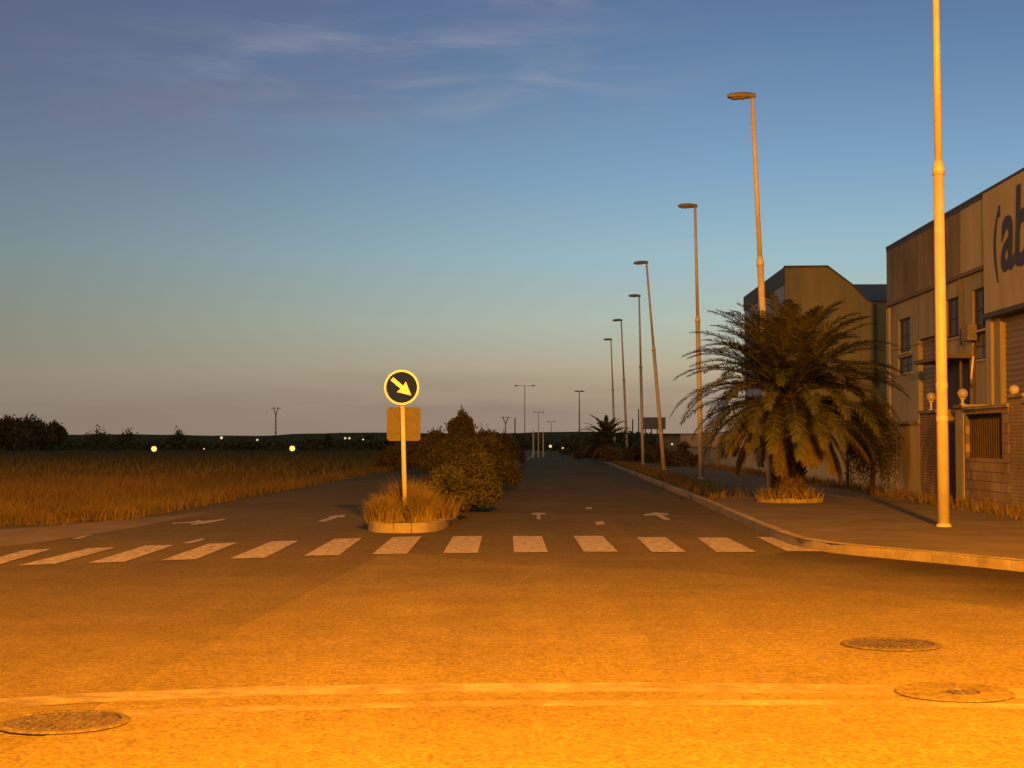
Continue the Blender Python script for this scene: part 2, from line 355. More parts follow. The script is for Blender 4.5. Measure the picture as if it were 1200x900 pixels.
# ------------------------------------------------------------------ manholes
def manhole(u, v, dia, label, lidr=.82, off=(0, 0), mat_ring='asphalt_dark'):
    c = G(u, v); r = dia/2
    t = empty('manhole_cover', (c.x, c.y, .004), label, 'manhole', 'round manhole covers in the road')
    mb = MB(); n = 40
    vs = []
    for k in range(n):
        a_ = 2*math.pi*k/n
        for rr, z in ((r, .006), (r*1.0-.01, .014), (r*lidr+.01, .014), (r*lidr+.008, .002)):
            x, y = rr*math.cos(a_), rr*math.sin(a_)
            if rr < r*.95: x += off[0]; y += off[1]
            vs.append((x, y, z))
    fs = [(k*4+j, ((k+1) % n)*4+j, ((k+1) % n)*4+j+1, k*4+j+1) for k in range(n) for j in range(3)]
    mb.add(vs, fs); mb.out('frame', M[mat_ring], t)
    mb = MB(); rl = r*lidr
    mb.prism([(off[0]+rl*math.cos(2*math.pi*k/n), off[1]+rl*math.sin(2*math.pi*k/n)) for k in range(n)], .002, .009)
    for gx in range(-9, 10):
        for gy in range(-9, 10):
            x, y = gx*.045, gy*.045
            if math.hypot(x, y) < rl - .04: mb.box(off[0]+x-.014, off[0]+x+.014, off[1]+y-.014, off[1]+y+.014, .009, .015)
    mb.out('lid', M['iron'], t)
manhole(1044, 756.5, .75, 'dark round manhole cover, farther of the two at the right of the road', .82)
manhole(1118, 813, .72, 'worn manhole with small dark lid in a pale patched ring, at right', .3, (.03, -.03), 'asphalt')
manhole(74, 848, .72, 'patterned round manhole cover alone at the left edge of the foreground', .84)

# ------------------------------------------------------------------ direction sign
sb = G(475, 611, .15)
t = empty('traffic_sign', sb, 'round blue sign with white arrow pointing down right on a pole at the island', 'traffic sign')
lean = -.028
mb = MB()
mb.tube([(0, 0, -.03), (lean*1.0, 0, 1.0), (lean*2.62, 0, 2.62)], [.042, .04, .04], 14); mb.out('pole', M['galv'], t, True)
zc = 2.34; xo = lean*zc
def disc(mb, r, y0, y1, n=48):
    mb.add([(xo + r*math.cos(2*math.pi*k/n), y, zc + r*math.sin(2*math.pi*k/n)) for y in (y0, y1) for k in range(n)],
           [tuple(range(n)), tuple(range(2*n-1, n-1, -1))] + [(k, n+k, n+(k+1) % n, (k+1) % n) for k in range(n)])
mb = MB(); disc(mb, .305, -.075, -.048); rp_ = mb.out('sign_face', M['white'], t)
mb = MB(); disc(mb, .272, -.079, -.0752); mb.out('blue_field', M['signblue'], rp_)
mb = MB(); ca, sa = math.cos(R(-41)), math.sin(R(-41))
arrow = [(-.25, -.036), (.0, -.036), (-.015, -.125), (.235, 0), (-.015, .125), (.0, .036), (-.25, .036)]
arrow = [(x*.92, y*.95) for x, y in arrow]
ap = [(xo + .006 + x*ca - y*sa, zc + x*sa + y*ca) for x, y in arrow]; n = len(ap)
mb.add([(x, y_, z) for y_ in (-.083, -.0792) for x, z in ap], [tuple(range(n)), tuple(range(2*n-1, n-1, -1))] + [(k, n+k, n+(k+1) % n, (k+1) % n) for k in range(n)])
mb.out('arrow', M['white'], rp_)
# square plate turned away, fixed behind the pole
mb = MB(); q = []; hw = .295; rr = .05
for cx_, cz_, a0 in ((hw-rr, hw-rr, 0), (-hw+rr, hw-rr, 90), (-hw+rr, -hw+rr, 180), (hw-rr, -hw+rr, 270)):
    for k in range(6): q.append((lean*1.72 + .012 + cx_ + rr*math.cos(R(a0 + 18*k)), 1.70 + cz_ + rr*math.sin(R(a0 + 18*k))))
n = len(q)
mb.add([(x, y_, z) for y_ in (.05, .068) for x, z in q], [tuple(range(n)), tuple(range(2*n-1, n-1, -1))] + [(k, n+k, n+(k+1) % n, (k+1) % n) for k in range(n)])
tag(mb.out('square_panel', M['alu'], t), 'bare metal back of a square sign plate')
for z in (1.55, 1.85): mb = MB(); mb.box(lean*z-.1, lean*z+.1, .035, .05, z-.02, z+.02); mb.out('bracket', M['alu'], t)
for z in (zc-.1, zc+.1): mb = MB(); mb.box(xo-.09, xo+.09, -.048, -.03, z-.02, z+.02); mb.out('bracket', M['alu'], t)
# pale stub beside it
p = G(487, 612, .15); mb = MB(); mb.tube([(0, 0, -.02), (.004, 0, .06), (-.006, 0, .1)], [.03, .028, .024], 8)
o = mb.out('marker_stub', M['palepost']); o.location = p; tag(o, 'short pale stub beside the foot of the sign pole', 'post')

# ------------------------------------------------------------------ street lamps
def lamp_parts(t, lit=False, H=10.3, left=1):
    mb = MB(); mb.tube([(0, 0, 0), (0, 0, 3), (0, 0, 5.85)], [.1, .092, .085], 14); mb.tube([(0, 0, 5.85), (0, 0, 5.95), (0, 0, 6.1)], [.1, .1, .066], 14)
    mb.tube([(0, 0, 6.0), (0, 0, 10.18)], [.064, .05], 12)
    pole = mb.out('pole', M['lampmetal'], t, True)
    mb = MB(); mb.tube([(0, 0, -.02), (0, 0, .03), (0, 0, .05)], [.125, .125, .1], 14)
    mb.out('base_plate', M['lampmetal'], t)
    for z_ in (1.75, 2.3): mb = MB(); mb.tube([(0, 0, z_), (0, 0, z_+.08)], [.099, .099], 14); mb.out('band', M['lampmetal'], t)
    # cobra head pointing to the road (-x)
    prof = [(.09, .06, .07), (.0, .085, .1), (-.16, .14, .12), (-.38, .17, .12), (-.54, .15, .1), (-.64, .09, .06)]
    vs = []; n = 12
    for x, w, h in prof:
        for k in range(n):
            a_ = 2*math.pi*k/n; vs.append((x, w*math.cos(a_), 10.22 - x*.02 + h*(math.sin(a_) if math.sin(a_) > 0 else .45*math.sin(a_))))
    fs = [(i*n+k, i*n+(k+1) % n, (i+1)*n+(k+1) % n, (i+1)*n+k) for i in range(len(prof)-1) for k in range(n)] + [tuple(range(n)), tuple((len(prof)-1)*n+k for k in range(n))[::-1]]
    mb = MB(); mb.add(vs, fs); hd = mb.out('lamp_head', M['lamphead'], t, True)
    mb = MB(); mb.box(-.52, -.2, -.085, .085, 10.165, 10.2); mb.out('lens', M['lens_on' if lit else 'lens'], hd)
proto = None
lamps = [((1106, 616), 25.5, (1096.8, 0), 'thick unlit street lamp post nearest the camera, its head above the picture'),
         ((904, None), 39.5, (881.5, 113), 'tall unlit street lamp rising behind the big palm crown'),
         ((822, None), 58.0, (814.5, 242), 'unlit street lamp just left of the big palm'),
         ((778, None), 76.6, (757.5, 308), 'leaning unlit street lamp beyond the big palm, head well left of its foot'),
         ((753.5, None), 93.7, (749, 347), 'upright unlit street lamp between the leaning lamp and the small palm'),
         ((735.5, None), 112.8, (728, 375.5), 'unlit street lamp rising right behind the small far palm'),
         ((721, None), 133.0, (716, 398), 'farthest and smallest of the single arm street lamps, over the small palm')]
for i, (bu, s, (tu, tv), lab) in enumerate(lamps):
    vb = HZ + (EYE - .14)*F/s
    base = P(bu[0], vb, s); base.z = .136
    top = P(tu, tv if tv > 0 else tv, s)
    ax = (top - base).normalized(); rot = Vector((0, 0, 1)).rotation_difference(ax)
    ln = (top - base).length / 10.22 if tv > 0 else 1.0
    if proto is None:
        t = proto = empty('street_lamp', base, lab, 'street lamp', 'street lamps along the right pavement', rot); lamp_parts(t)
    else:
        t = copy_tree(proto); t.location = base; t.rotation_quaternion = rot; t['label'] = lab
    t.scale = (1, 1, ln)

# ------------------------------------------------------------------ leaves
def leaf_cloud(blobs, n, size, seed, squash=1.0, aspect=2.2):
    """leaf-sized faces scattered in the shells of several overlapping ellipsoids"""
    r = random.Random(seed); vs = []; fs = []
    wsum = [b[3]*b[4]*b[5] for b in blobs]
    for _ in range(n):
        b = r.choices(blobs, wsum)[0]
        while True:
            d = Vector((r.gauss(0, 1), r.gauss(0, 1), r.gauss(0, 1)))
            if d.length > .01: break
        d.normalize(); k = r.random()**.38 * (1 + .16*r.gauss(0, 1)*(r.random() < .5))
        c = Vector((b[0] + d.x*b[3]*k, b[1] + d.y*b[4]*k, b[2] + d.z*b[5]*k))
        if c.z < .01: c.z = .01 + r.random()*.1
        s_ = size*r.uniform(.5, 1.5); a = Vector((r.gauss(0, 1), r.gauss(0, 1), r.gauss(.2, .8))).normalized()
        t_ = a.orthogonal().normalized(); t_.rotate(Quaternion(a, r.uniform(0, 6.28)))
        n0 = len(vs)
        vs += [c - a*s_, c + t_*s_/aspect, c + a*s_, c - t_*s_/aspect]; fs.append((n0, n0+1, n0+2, n0+3))
    return vs, fs
def blobset(w, d, h, n, seed, z0=0.0, rs=.35):
    r = random.Random(seed); rr = rs*min(w, h)*.75; pk = 1 if (h > 2.5 or z0) else .84; out = [(0, 0, h*pk-rr*.75, rr*.6, rr*.6, rr*.8), (rr*.2, 0, h*pk-rr*1.5, rr*1.2, rr*1.1, rr), (-rr*.2, 0, h*pk-rr*2.4, rr*1.9, rr*1.7, rr*1.3)]
    for i in range(n):
        a = r.uniform(0, 6.28); q = math.sqrt(r.random())
        x, y = q*w/2*math.cos(a)*.75, q*d/2*math.sin(a)*.75
        top = z0 + (h - z0)*(1 - .55*q*q)*r.uniform(.72, 1.0)
        rr = rs*min(w, h)*r.uniform(.55, 1.0)
        out.append((x, y, max(top - rr, rr*.6), rr*r.uniform(.9, 1.3), rr*r.uniform(.9, 1.3), rr*r.uniform(.75, 1)))
        out.append((x*1.1, y*1.1, (z0 + top)/2*.8, rr, rr, rr))
    return out
def shrub(loc, w, d, h, n, size, seed, label, m='leaf', name='shrub', cat='shrub', group=None, nb=9, spikes=0, trunk=0, rs=.33):
    t = empty(name, loc, label, cat, group)
    bs = blobset(w, d, h, nb, seed, trunk, rs)
    vs, fs = leaf_cloud(bs, n, size, seed)
    r = random.Random(seed+1)
    for _ in range(spikes):                    # thin upright shoots break the outline
        b = r.choice(bs); p0 = Vector((b[0] + r.uniform(-.5, .5)*b[3], b[1], b[2] + b[5]*.6)); hh = r.uniform(.15, .45)*(h*.3 + .2); dx = r.uniform(-.25, .25)*hh
        for k in range(9):
            q = p0 + Vector((dx*k/8, 0, hh*k/8)); a = Vector((r.uniform(-1, 1), r.uniform(-1, 1), .7)).normalized()*size; b2 = a.orthogonal().normalized()*size*.4; n0 = len(vs)
            vs += [q, q + a*.5 + b2, q + a, q + a*.5 - b2]; fs.append((n0, n0+1, n0+2, n0+3))
    build('foliage', vs, fs, M[m], t)
    mb = MB()
    for k in range(5 if trunk == 0 else 1):
        a = r.uniform(0, 6.28); e = .0 if trunk else r.uniform(.1, .3)*w
        mb.tube([(e*.3*math.cos(a), e*.3*math.sin(a), -.03), (e*.6*math.cos(a), e*.6*math.sin(a), h*.35), (e*math.cos(a), e*math.sin(a), h*.62)], [.04*h*.6+.01, .03*h*.5+.008, .008], 7)
    if trunk:
        for k in range(7):
            b = r.choice(bs); mb.tube([(0, 0, h*.3), (b[0]*.5, b[1]*.5, (h*.3 + b[2])/2), (b[0], b[1], b[2])], [.025*h, .015*h, .006*h], 6)
    mb.out('trunk' if trunk else 'stem', M['bark'], t)
    return t
def blades(n, region, hmin, hmax, wid, seed, bend=.5, base=None):
    r = random.Random(seed); vs = []; fs = []
    for _ in range(n):
        x, y, z, hf = region(r)
        h = r.uniform(hmin, hmax)*hf; a = r.uniform(0, 6.28); b = r.uniform(.1, bend)*h; w = wid*r.uniform(.6, 1.4)
        dx, dy = math.cos(a), math.sin(a); c = r.uniform(0, 6.28); px, py = math.cos(c)*w, math.sin(c)*w; n0 = len(vs)
        vs += [(x-px, y-py, z), (x+px, y+py, z), (x+dx*b*.35+px*.7, y+dy*b*.35+py*.7, z+h*.55), (x+dx*b*.35-px*.7, y+dy*b*.35-py*.7, z+h*.55), (x+dx*b, y+dy*b, z+h)]
        fs += [(n0, n0+1, n0+2, n0+3), (n0+3, n0+2, n0+4)]
    return vs, fs
# dry grass tufts on the island nose
def tuft(x, y, w, h, n, seed, label, m='dry'):
    c = W(x, y, .15)
    def reg(r):
        a = r.uniform(0, 6.28); q = r.random()**.7; return q*w/2*math.cos(a), q*w/2*math.sin(a), -.02, 1 - .45*q
    vs, fs = blades(n, reg, h*.45, h, .007, seed, .8)
    o = build('grass_tuft', vs, fs, M[m]); o.location = c; tag(o, label, 'grass tuft', 'dry grass tufts on the island nose')
tuft(-2.9, 26.75, .62, .6, 2000, 1, 'dry yellow grass tuft left of the sign pole on the island')
tuft(-2.25, 26.75, .5, .74, 2000, 2, 'dry yellow grass tuft right of the sign pole on the island')
tuft(-2.55, 27.5, .85, .92, 3000, 3, 'taller dry grass tuft behind the sign pole on the island')
# shrubs along the median
def on_med(u, s): return P(u, HZ, s).dot(RV)
meds = [(527, 29.6, 1.1, 1.0, 'leaf', 'low leafy shrub just behind the dry grass of the island nose'),
        (553, 34, 1.45, 1.35, 'leaf', 'olive green shrub, nearest full one on the median'),
        (545, 40, 1.8, 1.65, 'leaf', 'dark shrub behind the nearest full median shrub'),
        (568, 49, 2.2, 1.7, 'leaf', 'rounded shrub midway along the median, right of the peaked one'),
        (536, 52, 1.9, 1.9, 'leaf', 'shrub directly in front of the peaked one on the median'),
        (541, 62, 2.0, 2.7, 'leaf_dark', 'tallest peaked dark shrub of the median clump'),
        (565, 70, 3.4, 2.35, 'leaf_dark', 'dark sprawling shrub behind the peaked one on the median'),
        (514, 66, 2.6, 2.15, 'leaf_dark', 'small dark shrub left of the peaked one on the median'),
        (495, 76, 2.6, 1.85, 'leaf_dark', 'low dark shrub just right of the square sign plate'),
        (474, 82, 3.6, 1.6, 'leaf_dark', 'low dark shrub seen behind the sign pole'),
        (588, 92, 3.6, 2.0, 'leaf_dark', 'dark shrub on the median before the pale posts')]
for i, (u, s, w, h, m, lab) in enumerate(meds):
    L_ = on_med(u, s)
    shrub(W(L_, s, .13), w, max(w, 2), h, int(17000 + 6000*h), .015 + s*.0006, 30+i, lab, m, group='shrubs on the median', spikes=80, rs=.2, nb=20)
# extra peak
# ------------------------------------------------------------------ field grass (left)
def reg_left(r):
    s = 28.5 + 38*r.random()**1.6; L_ = -r.uniform(9.0, 10.5) - (s-28)*.02 - r.random()**1.3*(6 + s*.42)
    p = W(L_, s); return p.x, p.y, -.03, (.55 + .45*min(1, (-L_-9)/2.5))*(.8+.3*math.sin(p.x*1.3)*math.sin(p.y*.8))
vs, fs = blades(80000, reg_left, .15, .62, .009, 11, .7)
tag(build('roadside_grass', vs, fs, M['grass']), 'dry roadside grass filling the field edge at left', 'grass', kind='stuff')
def reg_far(r):
    s = 60 + 150*r.random()**1.3; p = W(-9.5 - r.random()*s*.42, s); return p.x, p.y, -.03, 1
vs, fs = blades(30000, reg_far, .2, .7, .04, 12, .6)
tag(build('field_vegetation', vs, fs, M['leaf_dark']), 'dark rough vegetation of the open field behind the roadside grass', 'field grass', kind='stuff')
def reg_medg(r):
    s = 27.5 + 60*r.random()**1.5; p = W(r.uniform(-3.25, -1.75), s, .15); return p.x, p.y, .14, 1
vs, fs = blades(7000, reg_medg, .15, .5, .012, 13, .6)
tag(build('median_grass', vs, fs, M['grass']), 'rough grass growing between the median shrubs', 'grass', kind='stuff')
def reg_lk(r):
    s = 30 + 60*r.random()**1.5; p = W(-8.3 - r.random()*1.4, s); return p.x, p.y, -.01, 1
vs, fs = blades(7000, reg_lk, .08, .35, .012, 14, .6)
tag(build('verge_grass', vs, fs, M['grass']), 'short grass along the left edge of the carriageway', 'grass', kind='stuff')
def reg_rk(r):
    if r.random() < .5:
        s = 37 + 60*r.random(); p = W(3.95 + r.random()**2*1.4, s)
    else:
        s = 26 + 60*r.random(); p = W(9.1 - r.random()**2*.7, s)
    return p.x, p.y, .13, 1
vs, fs = blades(6500, reg_rk, .05, .3, .012, 15, .6)
tag(build('pavement_weeds', vs, fs, M['grass']), 'weeds along the pavement edge and wall foot at right', 'weeds', kind='stuff')

# ------------------------------------------------------------------ palms
def palm(loc, h, flen, nf, seed, label, nleaf=46, lw=.018, skirt=16, trunk_r=.34, group=None):
    t = empty('palm_tree', loc, label, 'palm tree', group); r = random.Random(seed)
    def frond(vs, fs, az, e0, ln, bend, ll, dead=False):
        n = 13; p = Vector((0, 0, 0)); e = e0; dr = ln/n; pts = []
        out = Vector((math.cos(az), math.sin(az), 0)); side = Vector((-math.sin(az), math.cos(az), 0)); tw = r.uniform(-.25, .25)
        p = out*.16 + Vector((0, 0, h + (.1 if e0 > .3 else -.12)))
        for i in range(n+1):
            pts.append((p.copy(), e)); p = p + (out*math.cos(e) + Vector((0, 0, 1))*math.sin(e) + side*tw*i/n*.4)*dr; e -= bend/n*(.5 + 1.0*i/n)
        for i in range(n):                       # rachis
            a, b = pts[i][0], pts[i+1][0]; w0 = .035*(1-i/n)+.006; w1 = .035*(1-(i+1)/n)+.006; n0 = len(vs)
            vs += [a - side*w0, a + side*w0, b + side*w1, b - side*w1, a + Vector((0,0,-w0)), b + Vector((0,0,-w1))]
            fs += [(n0, n0+1, n0+2, n0+3), (n0, n0+3, n0+5, n0+4), (n0+1, n0+4, n0+5, n0+2)]
        for k in range(nleaf):
            f = .1 + .9*k/nleaf; x = f*n; i = min(int(x), n-1); q = pts[i][0].lerp(pts[i+1][0], x-i); e_ = pts[i][1]
            tan = out*math.cos(e_) + Vector((0, 0, 1))*math.sin(e_); up = Vector((0, 0, 1))*math.cos(e_) - out*math.sin(e_)
            L_ = ll*(math.sin(math.pi*min(1, .15 + f*.83))**.6)*r.uniform(.85, 1.1)
            for sd in (-1, 1):
                d = (side*sd*.78 + tan*(.5 + .35*f) + up*r.uniform(-.05, .4)*(0 if dead else 1)).normalized(); wv = (tan*.9 - side*sd*.4).normalized()*lw
                mid = q + d*L_*.5 ; tip = q + d*L_ + Vector((0, 0, -L_*(.2 if not dead else .6)*r.uniform(.5, 1.2))); n0 = len(vs)
                vs += [q - wv*.6, q + wv*.6, mid + wv, mid - wv, tip]; fs += [(n0, n0+1, n0+2, n0+3), (n0+3, n0+2, n0+4)]
    vs = []; fs = []; ga = 2.39996
    for k in range(nf):
        f = k/nf; e0 = R(89 - 96*f**.9 + r.uniform(-6, 6)); az = k*ga + r.uniform(-.15, .15)
        frond(vs, fs, az, e0, flen*r.uniform(.88, 1.05)*(1-.1*(1-f))*(1-.18*max(0, f-.7)/.3), R(72 + 18*f + r.uniform(-12, 12)), flen*.145)
    build('crown', vs, fs, M['palm'], t)
    if skirt:
        vs = []; fs = []
        for k in range(skirt):
            frond(vs, fs, r.uniform(0, 6.28), R(r.uniform(-40, -15)), flen*r.uniform(.6, .8), R(r.uniform(45, 60)), flen*.12, True)
        build('dead_fronds', vs, fs, M['palm_dead'], t)
    mb = MB(); mb.tube([(0, 0, -.05), (0, 0, h*.25), (0, 0, h*.7), (0, 0, h+.1)], [trunk_r*1.15, trunk_r, trunk_r*1.05, trunk_r*.7], 16)
    nst = int(h*70)
    for k in range(nst):                         # cut frond stubs in spirals
        z = .05 + (h-.05)*k/nst; az = k*ga; rr = trunk_r*1.0; o_ = Vector((math.cos(az), math.sin(az), 0)); s_ = Vector((-math.sin(az), math.cos(az), 0)); c = o_*rr*.85 + Vector((0, 0, z))
        ln = .16 + .12*z/h
        tip = c + o_*ln*.75 + Vector((0, 0, ln)); n0 = [c - s_*.06, c + s_*.06, tip + s_*.025, tip - s_*.025, c + Vector((0, 0, .09)), tip + Vector((0, 0, .03)) - o_*.03]
        mb.add([tuple(q) for q in n0], [(0, 1, 2, 3), (0, 3, 5, 4), (1, 4, 5, 2), (2, 5, 3), (0, 4, 1)])
    mb.out('trunk', M['bark'], t)
    return t
pb = G(925, 588, .14)
palm(pb, 2.4, 2.95, 132, 5, 'large full palm with arching fronds in a round kerb ring on the pavement', group='palms beside the road', nleaf=74, lw=.013)
pp = W(4.05, 112, .13)
palm(pp, 1.5, 2.35, 40, 8, 'small stubby palm far down the right side of the road', nleaf=30, lw=.035, skirt=10, trunk_r=.3, group='palms beside the road')
# planting ring of kerb stones
mb = MB(); n = 16
for k in range(n):
    a0 = 2*math.pi*k/n + .015; a1 = 2*math.pi*(k+1)/n - .015; r0, r1 = .62, .76
    mb.prism([(r0*math.cos(a0), r0*math.sin(a0)), (r1*math.cos(a0), r1*math.sin(a0)), (r1*math.cos(a1), r1*math.sin(a1)), (r0*math.cos(a1), r0*math.sin(a1))], 0, .09 + .01*(k % 3))
o = mb.out('planting_ring', M['kerb']); o.location = (pb.x, pb.y, .13); tag(o, 'round ring of pale kerb stones around the foot of the large palm', 'planter ring')
def reg_ring(r):
    a = r.uniform(0, 6.28); q = r.uniform(.2, .75); return q*math.cos(a), q*math.sin(a), 0, 1
vs, fs = blades(700, reg_ring, .1, .4, .02, 21, .8)
o = build('grass_tuft', vs, fs, M['dry']); o.location = (pb.x, pb.y, .13); tag(o, 'spiky growth around the trunk foot inside the kerb ring', 'plant')
# drooping shrub against the wall right of the palm
def drooper(loc, seed, h, w, n, label):
    t = empty('weeping_shrub', loc, label, 'shrub'); r = random.Random(seed); vs = []; fs = []
    for _ in range(n):
        az = r.uniform(0, 6.28); o_ = Vector((math.cos(az), math.sin(az), 0)); rad = r.uniform(.25, 1)*w/2; p0 = Vector((0, 0, h*r.uniform(.72, .98))) + o_*rad*.3
        hang = r.uniform(.35, .8)*h
        prev = p0
        for k in range(1, 15):
            f = k/14; q = p0 + o_*rad*.7*min(1, f*2.2)**.7 + Vector((0, 0, .12*math.sin(min(1, f*2)*math.pi) - hang*max(0, f-.15)**1.2)); n0 = len(vs)
            a = Vector((r.uniform(-1, 1), r.uniform(-1, 1), -.9)).normalized()*.11; b = a.orthogonal().normalized()*.022
            vs += [q, q + a*.5 + b, q + a, q + a*.5 - b]; fs.append((n0, n0+1, n0+2, n0+3)); prev = q
    build('foliage', vs, fs, M['leaf'], t)
    mb = MB(); mb.tube([(0, 0, -.03), (.03, 0, h*.4), (-.02, 0, h*.85)], [.08, .06, .03], 9)
    for k in range(8):
        a = r.uniform(0, 6.28); mb.tube([(0, 0, h*.6), (w*.2*math.cos(a), w*.2*math.sin(a), h*.85)], [.03, .01], 6)
    mb.out('trunk', M['bark'], t)
drooper(W(8.35, 40.2, .13), 3, 2.45, 1.5, 520, 'drooping shrub against the pavement wall between the large palm and the gate pier')

# ------------------------------------------------------------------ facade helper (plane at lateral L, cells in s,z)
def facade_xf(L0): return lambda l, s, z: W(L0 + l, s, z)
def facade(mb, s0, s1, z0, z1, holes, depth=.18):
    ss = sorted({s0, s1, *[h[0] for h in holes], *[h[1] for h in holes]}); zz = sorted({z0, z1, *[h[2] for h in holes], *[h[3] for h in holes]})
    for a, b in zip(ss, ss[1:]):
        for c, d in zip(zz, zz[1:]):
            m_, n_ = (a+b)/2, (c+d)/2
            if any(h[0] < m_ < h[1] and h[2] < n_ < h[3] for h in holes): continue
            mb.add([(0, b, c), (0, a, c), (0, a, d), (0, b, d)], [(0, 1, 2, 3)])
    for a, b, c, d in holes:
        mb.add([(0, a, c), (0, a, d), (depth, a, d), (depth, a, c)], [(0, 1, 2, 3)]); mb.add([(0, b, c), (0, b, d), (depth, b, d), (depth, b, c)], [(3, 2, 1, 0)])
        mb.add([(0, a, d), (0, b, d), (depth, b, d), (depth, a, d)], [(0, 1, 2, 3)]); mb.add([(0, a, c), (0, b, c), (depth, b, c), (depth, a, c)], [(3, 2, 1, 0)])
def rect(u0, v0, u1, v1, L0):                # pixel rectangle on a facade -> s0,s1,z0,z1
    um = (u0+u1)/2
    s1 = RP(u0, 400, L0)[0]; s0 = RP(u1, 400, L0)[0]; sm, zt = RP(um, v0, L0); zb = RP(um, v1, L0)[1]
    return s0, s1, zb, zt
# ---- near warehouse
LA = 15.0
sA1 = RP(1040, 292, LA)[0]; HA = RP(1040, 292, LA)[1]; sA0 = 30.0
ta = empty('warehouse', W(LA, sA1, 0), 'tall pale industrial building with big dark lettering, stained panels and small windows at right', 'building')
ta_inv = W(LA, sA1, 0)
def xfA(l, s, z): return W(LA + l, s, z) - ta_inv
winA = [rect(1053, 373, 1067, 413, LA), rect(1109, 349, 1125, 396, LA), rect(1140, 337, 1159, 386, LA)]
winB = [rect(1052, 418, 1069, 437, LA), rect(1139, 389, 1159, 421, LA)]
d1 = rect(1076, 395, 1100, 470, LA); d1 = (d1[0], d1[1], .2, d1[3]); d2 = (38.0, RP(1172, 400, LA)[0], .2, RP(1171, 367, LA)[1])
d3 = rect(1102, 424, 1136, 470, LA); d3 = (d3[0], d3[1], .2, d3[3])
mb = MB(xfA); facade(mb, sA0, sA1, 0, HA, winA + winB + [d1, d2, d3], .25)
mb.add([(0, sA1, 0), (0, sA1, HA), (30, sA1, HA), (30, sA1, 0)], [(3, 2, 1, 0)])
mb.add([(0, sA0, 0), (0, sA0, HA), (30, sA0, HA), (30, sA0, 0)], [(0, 1, 2, 3)]); mb.add([(30, sA0, 0), (30, sA0, HA), (30, sA1, HA), (30, sA1, 0)], [(0, 1, 2, 3)])
mb.out('wall', M['wall'], ta)
mb = MB(xfA); mb.add([(.3, sA0, HA-.3), (30, sA0, HA-.3), (30, sA1, HA-.3), (.3, sA1, HA-.3)], [(0, 1, 2, 3)]); mb.out('roof', M['roofd'], ta)
mb = MB(xfA); mb.box(-.07, .35, sA0-.05, sA1+.05, HA, HA+.09); mb.box(-.055, 0, sA0-.05, sA1+.03, HA-.14, HA-.002); mb.out('coping', M['coping'], ta)
zb_ = RP(1100, 517-.406*455, LA)[1]; sD = RP(1127, 300, LA)[0]; sS = RP(1163, 300, LA)[0]
zb_ = 7.62
mb = MB(xfA)
nseg = 7
for k in range(nseg):
    a0 = sD + (sA1+.02-sD)*k/nseg; a1 = sD + (sA1+.02-sD)*(k+1)/nseg; mb.box(-.05, -.003, a0+.02, a1-.02, zb_, HA-.15)
tag(mb.out('stained_panel', M['panel_d'], ta), 'dark stained brown cladding panels at the far end of the building')
mb = MB(xfA); mb.box(-.12, -.052, sS, sA1, zb_-.14, zb_-.005); mb.out('string_course', M['trim'], ta)
mb = MB(xfA); mb.box(-.045, -.003, sS+.1, sD-.05, zb_, HA-.15); mb.out('pale_panel', M['wall_l'], ta)
# projecting sign board with lettering
zs = RP(1171, 366, LA)[1]
mb = MB(xfA); mb.box(-.3, -.003, sA0, sS, zs, HA-.15); sp_ = mb.out('sign_board', M['wall_l'], ta)
mb = MB(xfA); mb.box(-.34, -.002, sA0, sS+.02, zs-.16, zs-.004); mb.out('canopy_edge', M['coping'], ta)
mb = MB(xfA); mb.box(-.1, -.003, sS-.05, sS+.55, 0, zs-.17); mb.out('pilaster', M['wall_l'], ta)
mb = MB(xfA); mb.box(-.09, -.003, sA1-.5, sA1-.003, 0, zb_-.2); mb.out('pilaster', M['wall_l'], ta)
s_, zz_ = RP(1165, 300, LA-.3)
def letters(txt, u0, vbase, xh, L0, shear=0.12):
    cu = bpy.data.curves.new('letters', 'FONT'); cu.body = txt; cu.size = 1; cu.extrude = .02; cu.shear = shear; cu.offset = .018
    tmp = bpy.data.objects.new('tmp', cu); C.objects.link(tmp); dg = bpy.context.evaluated_depsgraph_get(); dg.update()
    me = bpy.data.meshes.new_from_object(tmp.evaluated_get(dg)); bpy.data.objects.remove(tmp)
    vs = [v.co.copy() for v in me.vertices]; fs = [tuple(p.vertices) for p in me.polygons]
    s0, z0 = RP(u0, vbase, L0)
    return vs, fs, s0, z0
vs, fs, s0, z0 = letters('ab', 1173.5, 317, 1.9, LA-.3)
sc = 3.55
build('lettering', [xfA(-.322 - v.z*.6, s0 - v.x*sc*.93, z0 + v.y*sc) for v in vs], fs, M['letter'], sp_)
# arc left of the lettering
mb = MB(xfA); arc = []
for k in range(11):
    f = k/10; u = 1166 + 6.5*(1-f)**0 * (abs(2*f-1)**2)*.9; v = 331 - (331-246)*f
    sA_, zA_ = RP(1171 - 6*math.sin(math.pi*(f*.8+.05)) + 2*f, v, LA-.3); w = .1*math.sin(math.pi*(.1+.8*f)) + .03; arc.append((sA_, zA_, w))
vs_ = []
for a_, z_, w in arc: vs_ += [(-.32, a_+w, z_), (-.32, a_-w, z_), (-.303, a_+w, z_), (-.303, a_-w, z_)]
fs_ = []
for k in range(10): i = k*4; fs_ += [(i, i+1, i+5, i+4), (i, i+4, i+6, i+2), (i+1, i+3, i+7, i+5)]
mb.add(vs_, fs_); mb.out('logo_arc', M['letter'], sp_)
mb = MB(xfA); a_ = RP(1171.5, 248, LA-.3); mb.box(-.32, -.303, a_[0]-.09, a_[0]+.12, a_[1]-.18, a_[1]+.2); mb.out('logo_dot', M['letter'], sp_)
